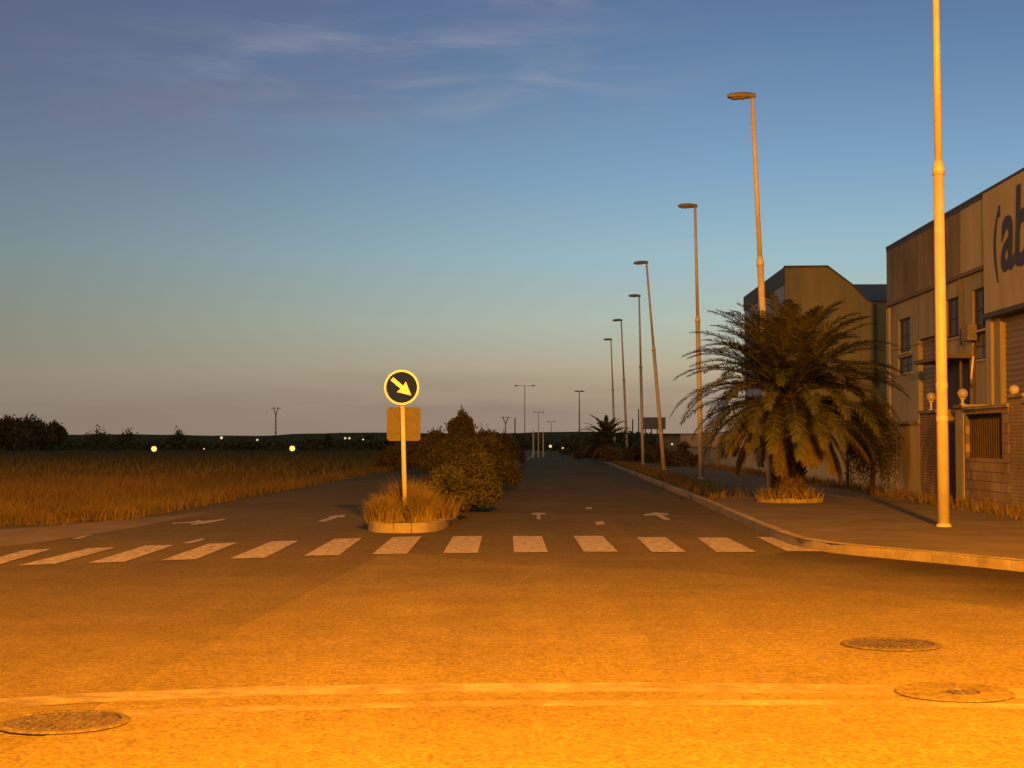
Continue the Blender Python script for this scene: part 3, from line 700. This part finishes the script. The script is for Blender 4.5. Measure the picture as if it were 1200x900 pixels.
def window(r_, xf, par, pane='glass', bars=1, d=.14):
    a, b, c, dd = r_
    mb = MB(xf); w = .06
    mb.box(d-.06, d, a+.002, a+w, c+.002, dd-.002); mb.box(d-.06, d, b-w, b-.002, c+.002, dd-.002); mb.box(d-.058, d-.002, a+w, b-w, c+.002, c+w); mb.box(d-.058, d-.002, a+w, b-w, dd-w, dd-.002)
    if bars: m_ = (a+b)/2; mb.box(d-.055, d-.004, m_-.025, m_+.025, c+w, dd-w); m_ = c + (dd-c)*.5; mb.box(d-.052, d-.006, a+w, b-w, m_-.025, m_+.025)
    f = mb.out('window', M['frame'], par)
    mb = MB(xf); mb.box(d-.02, d-.012, a+w, b-w, c+w, dd-w); mb.out('pane', M[pane], f)
    mb = MB(xf); mb.box(-.06, .1, a-.08, b+.08, c-.08, c-.004); mb.out('sill', M['wall_l'], f)
for r_ in winA: window(r_, xfA, ta)
window(winB[0], xfA, ta); window(winB[1], xfA, ta, 'blind')
for r_, nm in ((d1, 'roller_door'), (d2, 'roller_door')):
    mb = MB(xfA); a, b, c, d = r_; n = int((d-.0)/.18)
    for k in range(n): z0_ = d*k/n; mb.add([(.2, a, z0_), (.2, b, z0_), (.165, b, z0_+.09*d/n/.18), (.165, a, z0_+.09*d/n/.18), (.2, b, z0_+d/n), (.2, a, z0_+d/n)], [(0, 1, 2, 3), (3, 2, 4, 5)])
    mb.out(nm, M['shutter'], ta)
mb = MB(xfA); a, b, c, d = d3; mb.box(.2, .24, a, b, 0, d); mb.out('entrance_recess', M['gate'], ta)
mb = MB(xfA); mb.box(-.9, .0-.004, a-.3, b+.6, d+.02, d+.16); mb.out('entrance_canopy', M['trim'], ta)

for sd_ in (sD-.25, sA1-9.0):
    mb = MB(xfA); p0 = HA-.16 if sd_ > 50 else HA-.16; mb.tube([(-.14, sd_, .1), (-.14, sd_, zb_-.2)], [.055, .055], 8); mb.out('drainpipe', M['trim'], ta)
mb = MB(xfA); mb.box(-.34, -.003, sD-1.9, sD-1.1, 5.1, 5.65); mb.out('cooling_unit', M['kerb'], ta)
for z_ in (3.4, 5.5):
    mb = MB(xfA); mb.box(-.012, -.002, sS+.6, sA1-.55, z_, z_+.03)
    if z_ > 5.4: mb.out('wall_joint', M['trim'], ta)
# ---- brown gabled building beyond
sB = 85.0; Lc, Hc = RS(920, 313, sB)
prof = [RS(u, v, sB) for u, v in ((920, 313.5), (970, 313), (998, 334), (1018, 354))]
zlow = prof[3][1]; Lr = prof[2][0]; zr = prof[2][1]
Lend = Lc + 28
tb = empty('gabled_building', W(Lc, sB, 0), 'brown rendered building with a stepped gable and blue grey side cladding behind the palm', 'building')
ob = W(Lc, sB, 0)
def xfB(l, s, z): return W(l, s, z) - ob
sB1 = RP(872, 350, Lc)[0]
poly = [(Lc, 0), (Lc, prof[0][1])] + prof[1:] + [(Lend, zlow), (Lend, 0)]; n = len(poly)
mb = MB(xfB); mb.add([(l, s, z) for s in (sB, sB+.3) for l, z in poly], [tuple(range(n)), tuple(range(2*n-1, n-1, -1))] + [(k, (k+1) % n, n+(k+1) % n, n+k) for k in range(n)]); mb.out('gable_wall', M['gable'], tb)
mb = MB(xfB); Lt = prof[1][0]
mb.add([(Lc+.02, sB+.31, 0), (Lc+.02, sB1, 0), (Lc+.02, sB1, Hc-.9), (Lc+.02, sB+.31, Hc-.9)], [(0, 1, 2, 3)])
mb.add([(Lc+.02, sB1, 0), (Lend, sB1, 0), (Lend, sB1, zlow), (Lt, sB1, Hc-.05), (Lc+.02, sB1, Hc-.05)], [(0, 1, 2, 3, 4)])
mb.out('wall', M['clad'], tb)
mb = MB(xfB); mb.box(Lc-.04, Lc+.25, sB+.302, sB1+.04, Hc-.9, Hc+.02); mb.out('parapet', M['coping'], tb)
zr2 = RS(1020, 333, sB+16)[1]
mb = MB(xfB); mb.add([(Lc+.25, sB+.3, Hc-.08), (Lt, sB+.3, Hc-.08), (Lt, sB1, Hc-.08), (Lc+.25, sB1, Hc-.08)], [(0, 1, 2, 3)])
mb.add([(Lt-.2, sB+.28, zlow-.02), (Lend, sB+.28, zlow-.02), (Lend, sB+16, zr2), (Lt-.2, sB+16, zr2), ], [(0, 1, 2, 3)])
mb.add([(Lt-.2, sB+16, zr2), (Lend, sB+16, zr2), (Lend, sB1, zlow), (Lt-.2, sB1, zlow)], [(0, 1, 2, 3)])
mb.out('roof', M['roofd'], tb)
mb = MB(xfB)
tp = [(Lc-.03, prof[0][1])] + prof[1:] + [(Lend, zlow)]
for (l0, z0_), (l1, z1_) in zip(tp, tp[1:]):
    mb.add([(l, s, z) for s in (sB-.05, sB+.36) for l, z in ((l0, z0_+.005), (l1, z1_+.005), (l1, z1_+.1), (l0, z0_+.1))], [(0, 1, 2, 3), (7, 6, 5, 4), (0, 4, 5, 1), (1, 5, 6, 2), (2, 6, 7, 3), (3, 7, 4, 0)])
mb.out('coping', M['coping'], tb)

for k in range(1, 6):
    lx = Lc + k*2.05; ztop = min(zlow, Hc) - .02
    mb = MB(xfB); mb.box(lx-.02, lx+.02, sB-.012, sB-.002, 0, ztop); mb.out('panel_joint', M['trim'], tb)
mb = MB(xfB); mb.tube([(Lc+4.9, sB-.1, 0), (Lc+4.9, sB-.1, zlow-.1)], [.06, .06], 8); mb.out('drainpipe', M['coping'], tb)
# ---- street wall, piers, gate
LW = 9.2
def wallobj(name, s0, s1, z1, m, label, cat, cap=True, holes=[], thick=.2, capm='kerb'):
    o0 = W(LW, s0, .1); t = empty(name, o0, label, cat)
    xf = lambda l, s, z: W(LW + l, s, z) - o0
    mb = MB(xf)
    if holes:
        facade(mb, s0, s1, .1, z1, holes, thick)
        ss = [(s0, min(h[0] for h in holes)), (max(h[1] for h in holes), s1)]
        mb.box(thick-.01, thick, s0, s1, .1, min(h[2] for h in holes)); mb.add([(0, s0, .1), (thick, s0, .1), (thick, s0, z1), (0, s0, z1)], [(0, 1, 2, 3)]); mb.add([(0, s1, .1), (thick, s1, .1), (thick, s1, z1), (0, s1, z1)], [(3, 2, 1, 0)])
    else: mb.box(0, thick, s0, s1, .1, z1)
    mb.out('wall', M[m], t)
    if cap: mb = MB(xf); mb.box(-.04, thick+.04, s0-.03, s1+.03, z1+.002, z1+.07); mb.out('coping', M[capm], t)
    return t, xf
su = lambda u: RP(u, 500, LW)[0]
zt = lambda u, v: RP(u, v, LW)[1]
# pier A
s0, s1 = su(1098), su(1078); zA = zt(1088, 484)
tpA, _ = wallobj('gate_pier', s0, s1, zA, 'brickpier', 'reddish brick gate pier left of the thick lamp post, a globe lamp on top', 'gate pier', thick=.6, capm='kerb')
# gate
g0, g1 = su(1118.5), su(1099)
og = W(LW, g0, .1); tg = empty('metal_gate', og, 'dark metal gate between the two globe topped piers', 'gate'); xg = lambda l, s, z: W(LW + l, s, z) - og
mb = MB(xg); mb.box(.25, .29, g0+.06, g1-.02, .18, 1.95)
mb.out('gate_leaf', M['gate'], tg)
mb = MB(xg); mb.box(.22, .249, g0+.06, g0+.12, .18, 1.98); mb.box(.22, .249, g1-.08, g1-.02, .18, 1.98); mb.box(.222, .248, g0+.12, g1-.08, 1.9, 1.98); mb.box(.222, .248, g0+.12, g1-.08, 1.0, 1.06); mb.out('gate_frame', M['coping'], tg)
# pier B + block wall with a grille
s0b, s1b = su(1129), su(1119.5); zB_ = zt(1124, 478)
wallobj('gate_pier', s0b, s1b, zB_, 'wall_l', 'pale narrow gate pier right of the thick lamp post, a globe lamp on top', 'gate pier', thick=.5)
s0c, s1c = su(1182), su(1130); zl = zt(1150, 537)
tw, xw = wallobj('street_wall', s0c, s1c-.02, zB_-.06, 'blockwall', 'pale block wall with a dark grille panel in its upper half', 'wall', holes=[(su(1174), su(1131.5), zl, zB_-.16)], thick=.22)
mb = MB(xw); a0, a1 = su(1174), su(1131.5); mb.box(.1, .13, a0, a1, zl, zB_-.16); pn = mb.out('grille_panel', M['gate'], tw)
mb = MB(xw); n = 16
for k in range(1, n): q = a0 + (a1-a0)*k/n; mb.box(.07, .098, q-.015, q+.015, zl, zB_-.16)
mb.out('grille_bar', M['gate'], pn)
s0d = su(1182)
wallobj('gate_pier', s0d-1.0, s0d-.06, zB_+.12, 'brickpier', 'dark brick pier at the right edge of the picture', 'gate pier', thick=.55)
wallobj('street_wall', 14, s0d-1.03, zB_, 'blockwall', 'block wall running out of the picture at the right edge', 'wall')
wallobj('street_wall', s1+.02, 44.2, zA-.25, 'wall', 'rendered wall length behind the drooping shrub', 'wall')
# panel wall beyond, with post
wallobj('panel_wall', 44.25, 53.4, 1.9, 'wall_l', 'tall plain panel wall right of the large palm trunk', 'wall')
o0 = W(LW-.1, 47.4, .1); mb = MB(); mb.tube([(0, 0, 0), (0, 0, 2.35)], [.05, .05], 8); mb.tube([(0, 0, 2.35), (0, 0, 2.4)], [.07, .03], 8)
o = mb.out('dark_post', M['gate']); o.location = o0; tag(o, 'thin dark post standing before the panel wall', 'post')
tl, xl = wallobj('low_wall', 53.5, 110, 1.15, 'wall_l', 'long low wall with pale railing seen behind the large palm', 'wall')
mb = MB(xl)
q = 53.7
while q < 110: mb.box(.08, .12, q, q+.09, 1.221, 2.0); q += .42
mb.box(.07, .13, 53.6, 110, 2.002, 2.06); mb.out('railing', M['palepost'], tl)

# globe lamps
def globe(u, v, s, zfoot, rad, label):
    c = P(u, v, s); c2 = c.copy(); t = empty('globe_lamp', (c.x, c.y, zfoot), label, 'globe lamp', 'globe lamps on the gate piers'); h = c.z - zfoot
    mb = MB(); mb.sphere((0, 0, h), rad, 18, 12); mb.out('globe', M['opal'], t, True)
    mb = MB(); mb.tube([(0, 0, 0), (0, 0, .03), (0, 0, .035), (0, 0, h-rad*.9)], [.07, .07, .025, .03], 10); mb.tube([(0, 0, h-rad*1.05), (0, 0, h-rad*.75)], [.06, .07], 10); mb.out('stem', M['palepost'], t)
globe(1091, 465.5, (s0+s1)/2 + .1, zA+.07, .115, 'pale globe lamp on the brick pier, left of the thick lamp post')
globe(1128, 461.5, (s0b+s1b)/2, zB_+.07, .12, 'pale globe lamp on the narrow pale pier, right of the thick lamp post')
globe(1188.5, 457, s0d-.5, zB_+.19, .1, 'dim globe lamp on the dark brick pier at the right edge')
# projecting oval sign on a bracket post
c = P(1138.5, 432, 36.2); t = empty('oval_sign', (c.x, c.y, 1.9), 'small pale oval board seen nearly edge on, above the block wall behind the globe lamps', 'sign')
mb = MB(); n = 28; hh = .3; ww = .26; zc2 = c.z - 1.9
ang = R(72); dx_, dy_ = math.cos(ang), math.sin(ang)
pl = [(ww*math.cos(2*math.pi*k/n), hh*math.sin(2*math.pi*k/n)) for k in range(n)]
mb.add([(x*dx_ + o_*dy_ + z*.1, x*dy_ - o_*dx_, zc2 + z) for o_ in (0, .04) for x, z in pl], [tuple(range(n)), tuple(range(2*n-1, n-1, -1))] + [(k, n+k, n+(k+1) % n, (k+1) % n) for k in range(n)]); mb.out('board', M['pink'], t)
mb = MB(); mb.tube([(.1, .1, 0), (.1, .1, zc2+.55)], [.03, .025], 8); mb.sphere((0, -.02, zc2-.4), .055, 10, 7); mb.tube([(.1, .1, zc2-.4), (0, -.02, zc2-.4)], [.015, .015], 6); mb.out('post', M['gate'], t)

# ------------------------------------------------------------------ right verge vegetation in the middle distance
for i, (u, s, w, h, lab) in enumerate([(772, 100, 3.4, 1.7, 'dark bush at the foot of the leaning lamp'), (744, 108, 3.6, 1.6, 'dark bush between the small palm and the leaning lamp'), (694, 125, 3.4, 1.5, 'dark bush left of the small palm'),
        (715, 107, 3.0, 1.3, 'low dark bush at the foot of the small palm'), (798, 88, 2.6, 1.6, 'dark bush at the left foot of the large palm crown'), (676, 165, 4.5, 2.0, 'small far bush left of the double headed lamp')]):
    shrub(W(on_med(u, s), s, .1), w, w, h, 3600, .1, 60+i, lab, 'leaf_dark', group='bushes on the right verge', rs=.3, nb=9)

# ------------------------------------------------------------------ horizon: hills, far wood, trees, pylons, lamps
mb = MB(); pr = random.Random(5); n = 90; vs = []
for k in range(n+1):
    u = -300 + 1700*k/n; base = P(u, HZ, 1500.0)
    v = 511 - 3.5*math.exp(-((u-640)/110)**2) - 2*math.sin(u*.011)**2 - pr.uniform(0, 1.2)*.5 - (1.5 if 330 < u < 560 else 0)
    top = P(u, v, 1500.0); vs += [(base.x, 1480, -8), (top.x, 1500, top.z), (base.x*1.1, 1900, -8)]
mb.add(vs, [(3*k, 3*k+3, 3*k+4, 3*k+1) for k in range(n)] + [(3*k+1, 3*k+4, 3*k+5, 3*k+2) for k in range(n)])
tag(mb.out('hills', M['hill'], smooth=True), kind='structure')
# far wood: leafy mass along the end of the field
r = random.Random(9); bl = []
for k in range(210):
    u = r.uniform(-150, 585); Y = r.uniform(235, 300); p = P(u, HZ, Y); hh = 1.55 + .35*math.sin(u*.05)*math.sin(u*.021+1) + r.uniform(-.3, .35)
    if u > 330: hh += .3
    bl.append((p.x, p.y, hh*.5, r.uniform(1.4, 3.6), 2, hh*.5+.1))
vs, fs = leaf_cloud(bl, 30000, .33, 10)
tag(build('far_wood', vs, fs, M['leaf_dark']), 'dark band of far trees closing the field along the horizon', 'far trees', kind='stuff')
r = random.Random(19); bl = []
for k in range(90):
    u = r.uniform(560, 830); Y = r.uniform(240, 330); p = P(u, HZ, Y); hh = 2.4 + r.uniform(-.4, .7)
    if 628 < u < 660: hh = 1.2
    bl.append((p.x, p.y, hh*.5, r.uniform(1.4, 3.2), 2, hh*.5+.1))
vs, fs = leaf_cloud(bl, 12000, .35, 12)
tag(build('far_wood', vs, fs, M['leaf_dark']), 'dark far trees at the end of the road behind the lamp row', 'far trees', kind='stuff')
def tree_px(u, vtop, Y, wpx, label, seed, n=5200, size=.2, m='leaf_dark', nb=9, rs=.3, dens=1):
    p = P(u, HZ, Y); h = P(u, vtop, Y).z + .02; w = wpx*Y/F
    shrub((p.x, p.y, 0), w, w*.8, h, n, size, seed, label, m, 'tree', 'tree', 'trees along the horizon', nb=nb, trunk=h*.35, rs=rs)
tree_px(8, 485, 190, 70, 'large dark round crowned tree at the left edge of the horizon', 101, 9000, .2, nb=16)
tree_px(36, 483.5, 195, 62, 'large dark tree, middle one of the clump at the left edge', 102, 9000, .2, nb=16)
tree_px(64, 492, 200, 30, 'smaller rounded tree at the right end of the left clump', 103, 5000, .18, nb=9)
tree_px(113, 496, 230, 36, 'sparse wispy tree, nearest to the left clump', 104, 620, .2, rs=.3)
tree_px(152, 499, 235, 30, 'small sparse tree left of the first orange field light', 105, 430, .2)
tree_px(208, 501, 240, 30, 'dome shaped bare looking tree right of the first orange field light', 106, 1100, .18)
tree_px(385, 506, 240, 12, 'tiny pointed tree left of the traffic sign on the horizon', 107, 700, .16)
tree_px(431, 507, 245, 14, 'tiny tree just left of the square sign plate on the horizon', 108, 700, .16)
# Y shaped power pylons
def pylon(u, vtop, Y, label, wpx=9, fork=.35):
    p = P(u, HZ, Y); h = P(u, vtop, Y).z; k = Y/F; t = empty('power_pylon', (p.x, p.y, 0), label, 'pylon', 'power pylons on the horizon'); w = wpx*k; hf = h - (h*fork)*.5
    mb = MB(); b = .9*k
    for sx in (-1, 1):
        for sy in (-1, 1): mb.tube([(sx*b, sy*b, 0), (sx*b*.4, sy*b*.4, hf)], [.16*k*1.6]*2, 5)
    m_ = 8
    for i in range(m_):
        z0_, z1_ = hf*i/m_, hf*(i+1)/m_; f0, f1 = b*(1-.6*i/m_), b*(1-.6*(i+1)/m_)
        mb.tube([(-f0, -f0, z0_), (f1, -f1, z1_)], [.1*k*1.5]*2, 4); mb.tube([(f0, f0, z0_), (-f1, f1, z1_)], [.1*k*1.5]*2, 4)
    mb.out('mast', M['farpost'], t)
    mb = MB()
    for sx in (-1, 1):
        mb.tube([(0, 0, hf), (sx*w*.45, 0, h-.6*k), (sx*w*.5, 0, h)], [.55*k, .45*k, .3*k], 5); mb.tube([(sx*w*.3, 0, h-2*k), (sx*w, 0, h-1.5*k)], [.3*k, .2*k], 5)
    mb.tube([(-w*.45, 0, h-1.2*k), (w*.45, 0, h-1.2*k)], [.25*k]*2, 5); mb.out('crossarm', M['farpost'], t)
pylon(323, 477, 420, 'forked power pylon standing alone above the left field', 6, .4)
pylon(592.5, 488, 420, 'low forked power pylon right of the median shrubs', 7, .5)
def postpx(u, vt, vb, Y, wpx, m, label, name='far_pole', cat='pole', group=None):
    p = P(u, vb, Y); h = P(u, vt, Y).z; z0_ = min(P(u, vb, Y).z, .3); k = Y/F; mb = MB(); mb.tube([(0, 0, 0), (0, 0, h - 0)], [wpx*k/2, wpx*k/2*.8], 8); mb.tube([(0, 0, h), (0, 0, h+.15)], [wpx*k/2*.5, .02], 6)
    o = mb.out(name, M[m]); o.location = (p.x, p.y, 0); tag(o, label, cat, group)
postpx(603.5, 490, 517, 330, 1.6, 'farpost', 'short dark pole right of the low pylon')
postpx(741.5, 492, 517, 200, 1.8, 'farpost', 'dark pole left of the billboard')
postpx(748.5, 480, 517, 205, 1.6, 'farpost', 'taller dark pole touching the left side of the billboard')
postpx(625, 506, 536, 140, 2.1, 'palepost', 'left and brightest of the three pale posts by the median', 'pale_post', 'post', 'pale posts by the far median')
postpx(631, 507, 535, 146, 1.7, 'palepost', 'middle of the three pale posts by the median', 'pale_post', 'post', 'pale posts by the far median')
postpx(636.5, 507, 534, 152, 2.0, 'palepost', 'right of the three pale posts by the median', 'pale_post', 'post', 'pale posts by the far median')
def dbl(u, vt, Y, half, label, thick=1.0, head=5.0, hm='lamphead'):
    p = P(u, HZ, Y); h = P(u, vt, Y).z; k = Y/F; t = empty('double_lamp', (p.x, p.y, 0), label, 'street lamp', 'double headed lamps far down the road')
    mb = MB(); mb.tube([(0, 0, 0), (0, 0, h)], [.75*thick*k, .45*thick*k], 8); mb.out('pole', M['farpost'], t)
    mb = MB(); mb.tube([(-half*k, 0, h), (0, 0, h-.4*k), (half*k, 0, h+.2*k)], [.22*k]*3, 6); mb.out('arm', M['farpost'], t)
    for sx in (-1, 1):
        mb = MB(); mb.sphere((0, 0, 0), head*k*.5, 10, 7, .28); o = mb.out('lamp_head', M[hm], t); o.location = (sx*half*k, 0, h)
dbl(615, 452, 200, 10, 'thin double armed lamp with two separate heads left of the road end', .7, 5)
dbl(631, 483, 300, 5, 'small pale headed double lamp above the pale posts', .5, 3.6, 'palepost')
dbl(679, 458.5, 150, 3, 'dark T shaped double headed lamp left of the small palm', 1.1, 6)
dbl(646, 494, 420, 4, 'farthest tiny double lamp over the road end', .5, 3)
# billboard on legs
p = P(766.5, HZ, 165); k = 165/F; t = empty('billboard', (p.x, p.y, 0), 'grey billboard seen from behind between the lamp row and the large palm', 'billboard')
zt_ = P(766, 489, 165).z; zb2 = P(766, 503, 165).z
mb = MB(); mb.box(-13.5*k, 13.5*k, -.06, .06, zb2, zt_); mb.out('board', M['board'], t)
mb = MB()
for x in (-10, -3, 4, 10): mb = MB(); mb.box(x*k-.06, x*k+.06, .07, .2, 0, zt_-.1); mb.out('leg', M['farpost'], t)
mb = MB(); mb.box(-13*k, 13*k, .202, .25, zb2+.1, zb2+.2); mb.out('rail', M['farpost'], t)
# low far shed right of the billboard
p = P(792, HZ, 170); mb = MB(); mb.box(-1.6, 2.2, 0, 6, 0, 2.2)
t = empty('shed', (p.x, p.y, 0), 'low flat roofed shed between the billboard and the large palm', 'shed'); mb.out('wall', M['board'], t)
mb = MB(); mb.box(-1.9, 2.5, -.4, 6.3, 2.203, 2.4); mb.out('roof', M['farpost'], t)

# lit lights far off
def field_light(u, v, Y, label, m, rad, cat='lamp', group=None):
    rad *= .85; c = P(u, v, Y); t = empty('field_lamp', (c.x, c.y, 0), label, cat, group); z = max(c.z, .25); rr = rad*Y/F
    mb = MB(); mb.tube([(0, 0, 0), (0, 0, z-rr*.9)], [.05, .04], 8); mb.out('post', M['farpost'], t)
    mb = MB(); mb.tube([(0, 0, z+rr*.9), (0, 0, z+rr*1.3)], [rr*.9, rr*.2], 8); mb.out('lamp_cap', M['farpost'], t)
    mb = MB(); mb.sphere((0, 0, z), rr, 12, 8); mb.out('lit_lantern', M[m], t, True)
g = 'lit orange lanterns in the field'
field_light(180.5, 526, 150, 'bright orange lantern in the field, left of the two', 'glow', 3.6, group=g)
field_light(342.5, 525.5, 160, 'bright orange lantern in the field, right one beneath the pylon', 'glow', 3.6, group=g)
g = 'small white lights on the horizon'
for u, v, rad, lab in ((259.5, 513, 1.9, 'white horizon light left of the lone pylon, the larger of two'), (301.5, 515.5, 1.5, 'white horizon light close left of the lone pylon'), (239, 526, 1.0, 'faint light low in the field between the orange lanterns'),
        (404.5, 513.5, 1.5, 'left of the close pair of white horizon lights'), (409.5, 513.5, 1.5, 'right of the close pair of white horizon lights'), (425.5, 515, 1.2, 'dim light just left of the square sign plate'),
        (645, 523, 2.1, 'white light at the far end of the road, brighter of two'), (659.5, 525, 1.3, 'dimmer light right of the white one at the road end'), (787.5, 520.5, 1.4, 'dim light below the far shed')):
    field_light(u, v, 222 if v < 520 else 130, lab, 'glow_w', rad, group=g)

# ------------------------------------------------------------------ lit sodium street lamps by the junction (near and left), plus two added behind to light far surfaces
def lit_lamp(x, y, rotz, power, label, tilt=0, aim=None, size=165):
    t = empty('lit_street_lamp', (x, y, 0), label, 'street lamp', None, Quaternion((0, 0, 1), rotz)); lamp_parts(t, True)
    ld = bpy.data.lights.new('sodium_bulb', 'POINT'); ld.energy = power; ld.color = (1, .287, .001); ld.shadow_soft_size = .4
    lo = bpy.data.objects.new('sodium_bulb', ld); C.objects.link(lo); lo.parent = t; lo.location = (-.36, 0, 9.98)
lit_lamp(3.5, -1.5, R(-60), 122000, 'lit sodium street lamp close behind the camera')
lit_lamp(6.0, -24, 0, 30000, 'added unseen sodium lamp one length back, lights the far surfaces')
lit_lamp(6.2, -44, 0, 30000, 'farther added unseen sodium lamp at the back, lights the far surfaces')
lit_lamp(-38.0, 37.0, R(180), 30000, 'lit sodium street lamp standing in the field edge far left')

# ------------------------------------------------------------------ world: dusk sky
w = bpy.data.worlds.new('World'); scene.world = w; w.use_nodes = True; nt = w.node_tree; N = nt.nodes; Lk = nt.links
for n_ in list(N): N.remove(n_)
outn = N.new('ShaderNodeOutputWorld'); tc = N.new('ShaderNodeTexCoord'); sp = N.new('ShaderNodeSeparateXYZ'); Lk.new(tc.outputs['Generated'], sp.inputs[0])
def math_(op, a, b=None, clamp=False):
    x = N.new('ShaderNodeMath'); x.operation = op; x.use_clamp = clamp
    for i, q in enumerate((a, b)):
        if q is None: continue
        if isinstance(q, (int, float)): x.inputs[i].default_value = q
        else: Lk.new(q, x.inputs[i])
    return x.outputs[0]
zc_ = math_('MAXIMUM', sp.outputs['Z'], 0.0); h_ = math_('POWER', zc_, .5)
def vz(v): return math.sqrt(max(0, math.sin(math.atan((HZ - v)/F))))
def ramp(stops):
    r_ = N.new('ShaderNodeValToRGB'); r_.color_ramp.interpolation = 'EASE' if False else 'LINEAR'; e = r_.color_ramp.elements
    e[0].position = stops[0][0]; e[0].color = srgb(*stops[0][1]); e[1].position = stops[-1][0]; e[1].color = srgb(*stops[-1][1])
    for p_, c_ in stops[1:-1]: q = e.new(p_); q.color = srgb(*c_)
    Lk.new(h_, r_.inputs['Fac']); return r_.outputs['Color']
right = ramp([(0, (148, 126, 108)), (vz(490), (154, 134, 115)), (vz(462), (166, 149, 126)), (vz(430), (179, 168, 142)), (vz(380), (174, 185, 170)), (vz(300), (150, 182, 192)), (vz(200), (123, 159, 189)), (vz(100), (102, 135, 170)), (vz(0), (88, 115, 154)), (.7, (76, 82, 88)), (1, (86, 82, 62))])
left = ramp([(0, (136, 118, 104)), (vz(490), (136, 121, 107)), (vz(440), (140, 131, 115)), (vz(380), (130, 132, 119)), (vz(300), (118, 133, 135)), (vz(200), (102, 120, 137)), (vz(100), (90, 104, 130)), (vz(0), (84, 96, 126)), (.7, (76, 78, 82)), (1, (86, 82, 62))])
az = math_('DIVIDE', sp.outputs['X'], math_('MAXIMUM', sp.outputs['Y'], .05))
mr = N.new('ShaderNodeMapRange'); mr.interpolation_type = 'SMOOTHSTEP'; mr.inputs['From Min'].default_value = -.44; mr.inputs['From Max'].default_value = .2; Lk.new(az, mr.inputs['Value'])
def mix(f, a, b, bt='MIX'):
    x = N.new('ShaderNodeMixRGB'); x.blend_type = bt
    for i, q in zip((0, 1, 2), (f, a, b)):
        if isinstance(q, (int, float)): x.inputs[i].default_value = q
        elif isinstance(q, tuple): x.inputs[i].default_value = q
        else: Lk.new(q, x.inputs[i])
    return x.outputs[0]
sky = mix(mr.outputs['Result'], left, right)
def cloud(scale, thr0, thr1, cu, cv, ru, rv, col, amt, seed, dist=.6):
    global sky
    mp = N.new('ShaderNodeMapping'); mp.inputs['Scale'].default_value = scale; mp.inputs['Location'].default_value = (seed, seed*.7, 0); mp.inputs['Rotation'].default_value = (0, R(-6), 0); Lk.new(tc.outputs['Generated'], mp.inputs['Vector'])
    nz = N.new('ShaderNodeTexNoise'); nz.inputs['Scale'].default_value = 1; nz.inputs['Detail'].default_value = 7; nz.inputs['Roughness'].default_value = .55; nz.inputs['Distortion'].default_value = dist; Lk.new(mp.outputs['Vector'], nz.inputs['Vector'])
    m1 = N.new('ShaderNodeMapRange'); m1.interpolation_type = 'SMOOTHSTEP'; m1.inputs['From Min'].default_value = thr0; m1.inputs['From Max'].default_value = thr1; Lk.new(nz.outputs['Fac'], m1.inputs['Value'])
    cx_, cz_ = (cu-600)/F, (HZ-cv)/F
    dx2 = math_('POWER', math_('ABSOLUTE', math_('DIVIDE', math_('SUBTRACT', az, cx_), ru/F)), 2.0); dz2 = math_('POWER', math_('ABSOLUTE', math_('DIVIDE', math_('SUBTRACT', sp.outputs['Z'], cz_), rv/F)), 2.0)
    g_ = math_('POWER', 2.718, math_('MULTIPLY', math_('ADD', dx2, dz2), -1.0)); fr = math_('GREATER_THAN', sp.outputs['Y'], .1)
    f = math_('MULTIPLY', math_('MULTIPLY', m1.outputs['Result'], g_), math_('MULTIPLY', fr, amt)); sky = mix(f, sky, srgb(*col))
cloud((9, 3, 42), .36, .78, 470, 92, 260, 52, (166, 162, 172), .68, 4.4, .9)
cloud((5, 3, 26), .4, .7, 180, 130, 330, 80, (116, 112, 130), .4, 8.3)
cloud((6, 3, 60), .4, .66, 680, 472, 420, 17, (126, 106, 98), .5, 1.7, .2)
cloud((5, 3, 45), .38, .68, 250, 470, 420, 30, (112, 97, 90), .35, 5.2, .2)
cloud((20, 3, 50), .45, .7, 640, 12, 90, 18, (136, 136, 158), .5, 2.2)
# warm fill added to the unseen sky behind the camera
bk = N.new('ShaderNodeMapRange'); bk.inputs['From Min'].default_value = .05; bk.inputs['From Max'].default_value = -.7; Lk.new(sp.outputs['Y'], bk.inputs['Value'])
sky = mix(math_('MULTIPLY', bk.outputs['Result'], .75), sky, srgb(148, 136, 92))
b1 = N.new('ShaderNodeBackground'); Lk.new(sky, b1.inputs['Color']); b1.inputs['Strength'].default_value = 1.07
st = N.new('ShaderNodeTexSky'); st.sky_type = 'NISHITA'; st.sun_disc = False; st.sun_elevation = R(-3); st.sun_rotation = R(120)
b2 = N.new('ShaderNodeBackground'); Lk.new(st.outputs[0], b2.inputs['Color']); b2.inputs['Strength'].default_value = .05
ad = N.new('ShaderNodeAddShader'); Lk.new(b1.outputs[0], ad.inputs[0]); Lk.new(b2.outputs[0], ad.inputs[1]); Lk.new(ad.outputs[0], outn.inputs['Surface'])
sd = bpy.data.lights.new('sun', 'SUN'); sd.energy = .02; sd.angle = R(12); sd.color = (1, .75, .55); so = bpy.data.objects.new('sun', sd); C.objects.link(so); so.rotation_euler = (R(80), 0, R(60))

scene.render.engine = 'CYCLES'
vs_ = scene.view_settings; vs_.view_transform = 'Standard'; vs_.look = 'None'; vs_.exposure = 0; vs_.gamma = 1
scene.render.resolution_x = 1024; scene.render.resolution_y = 768
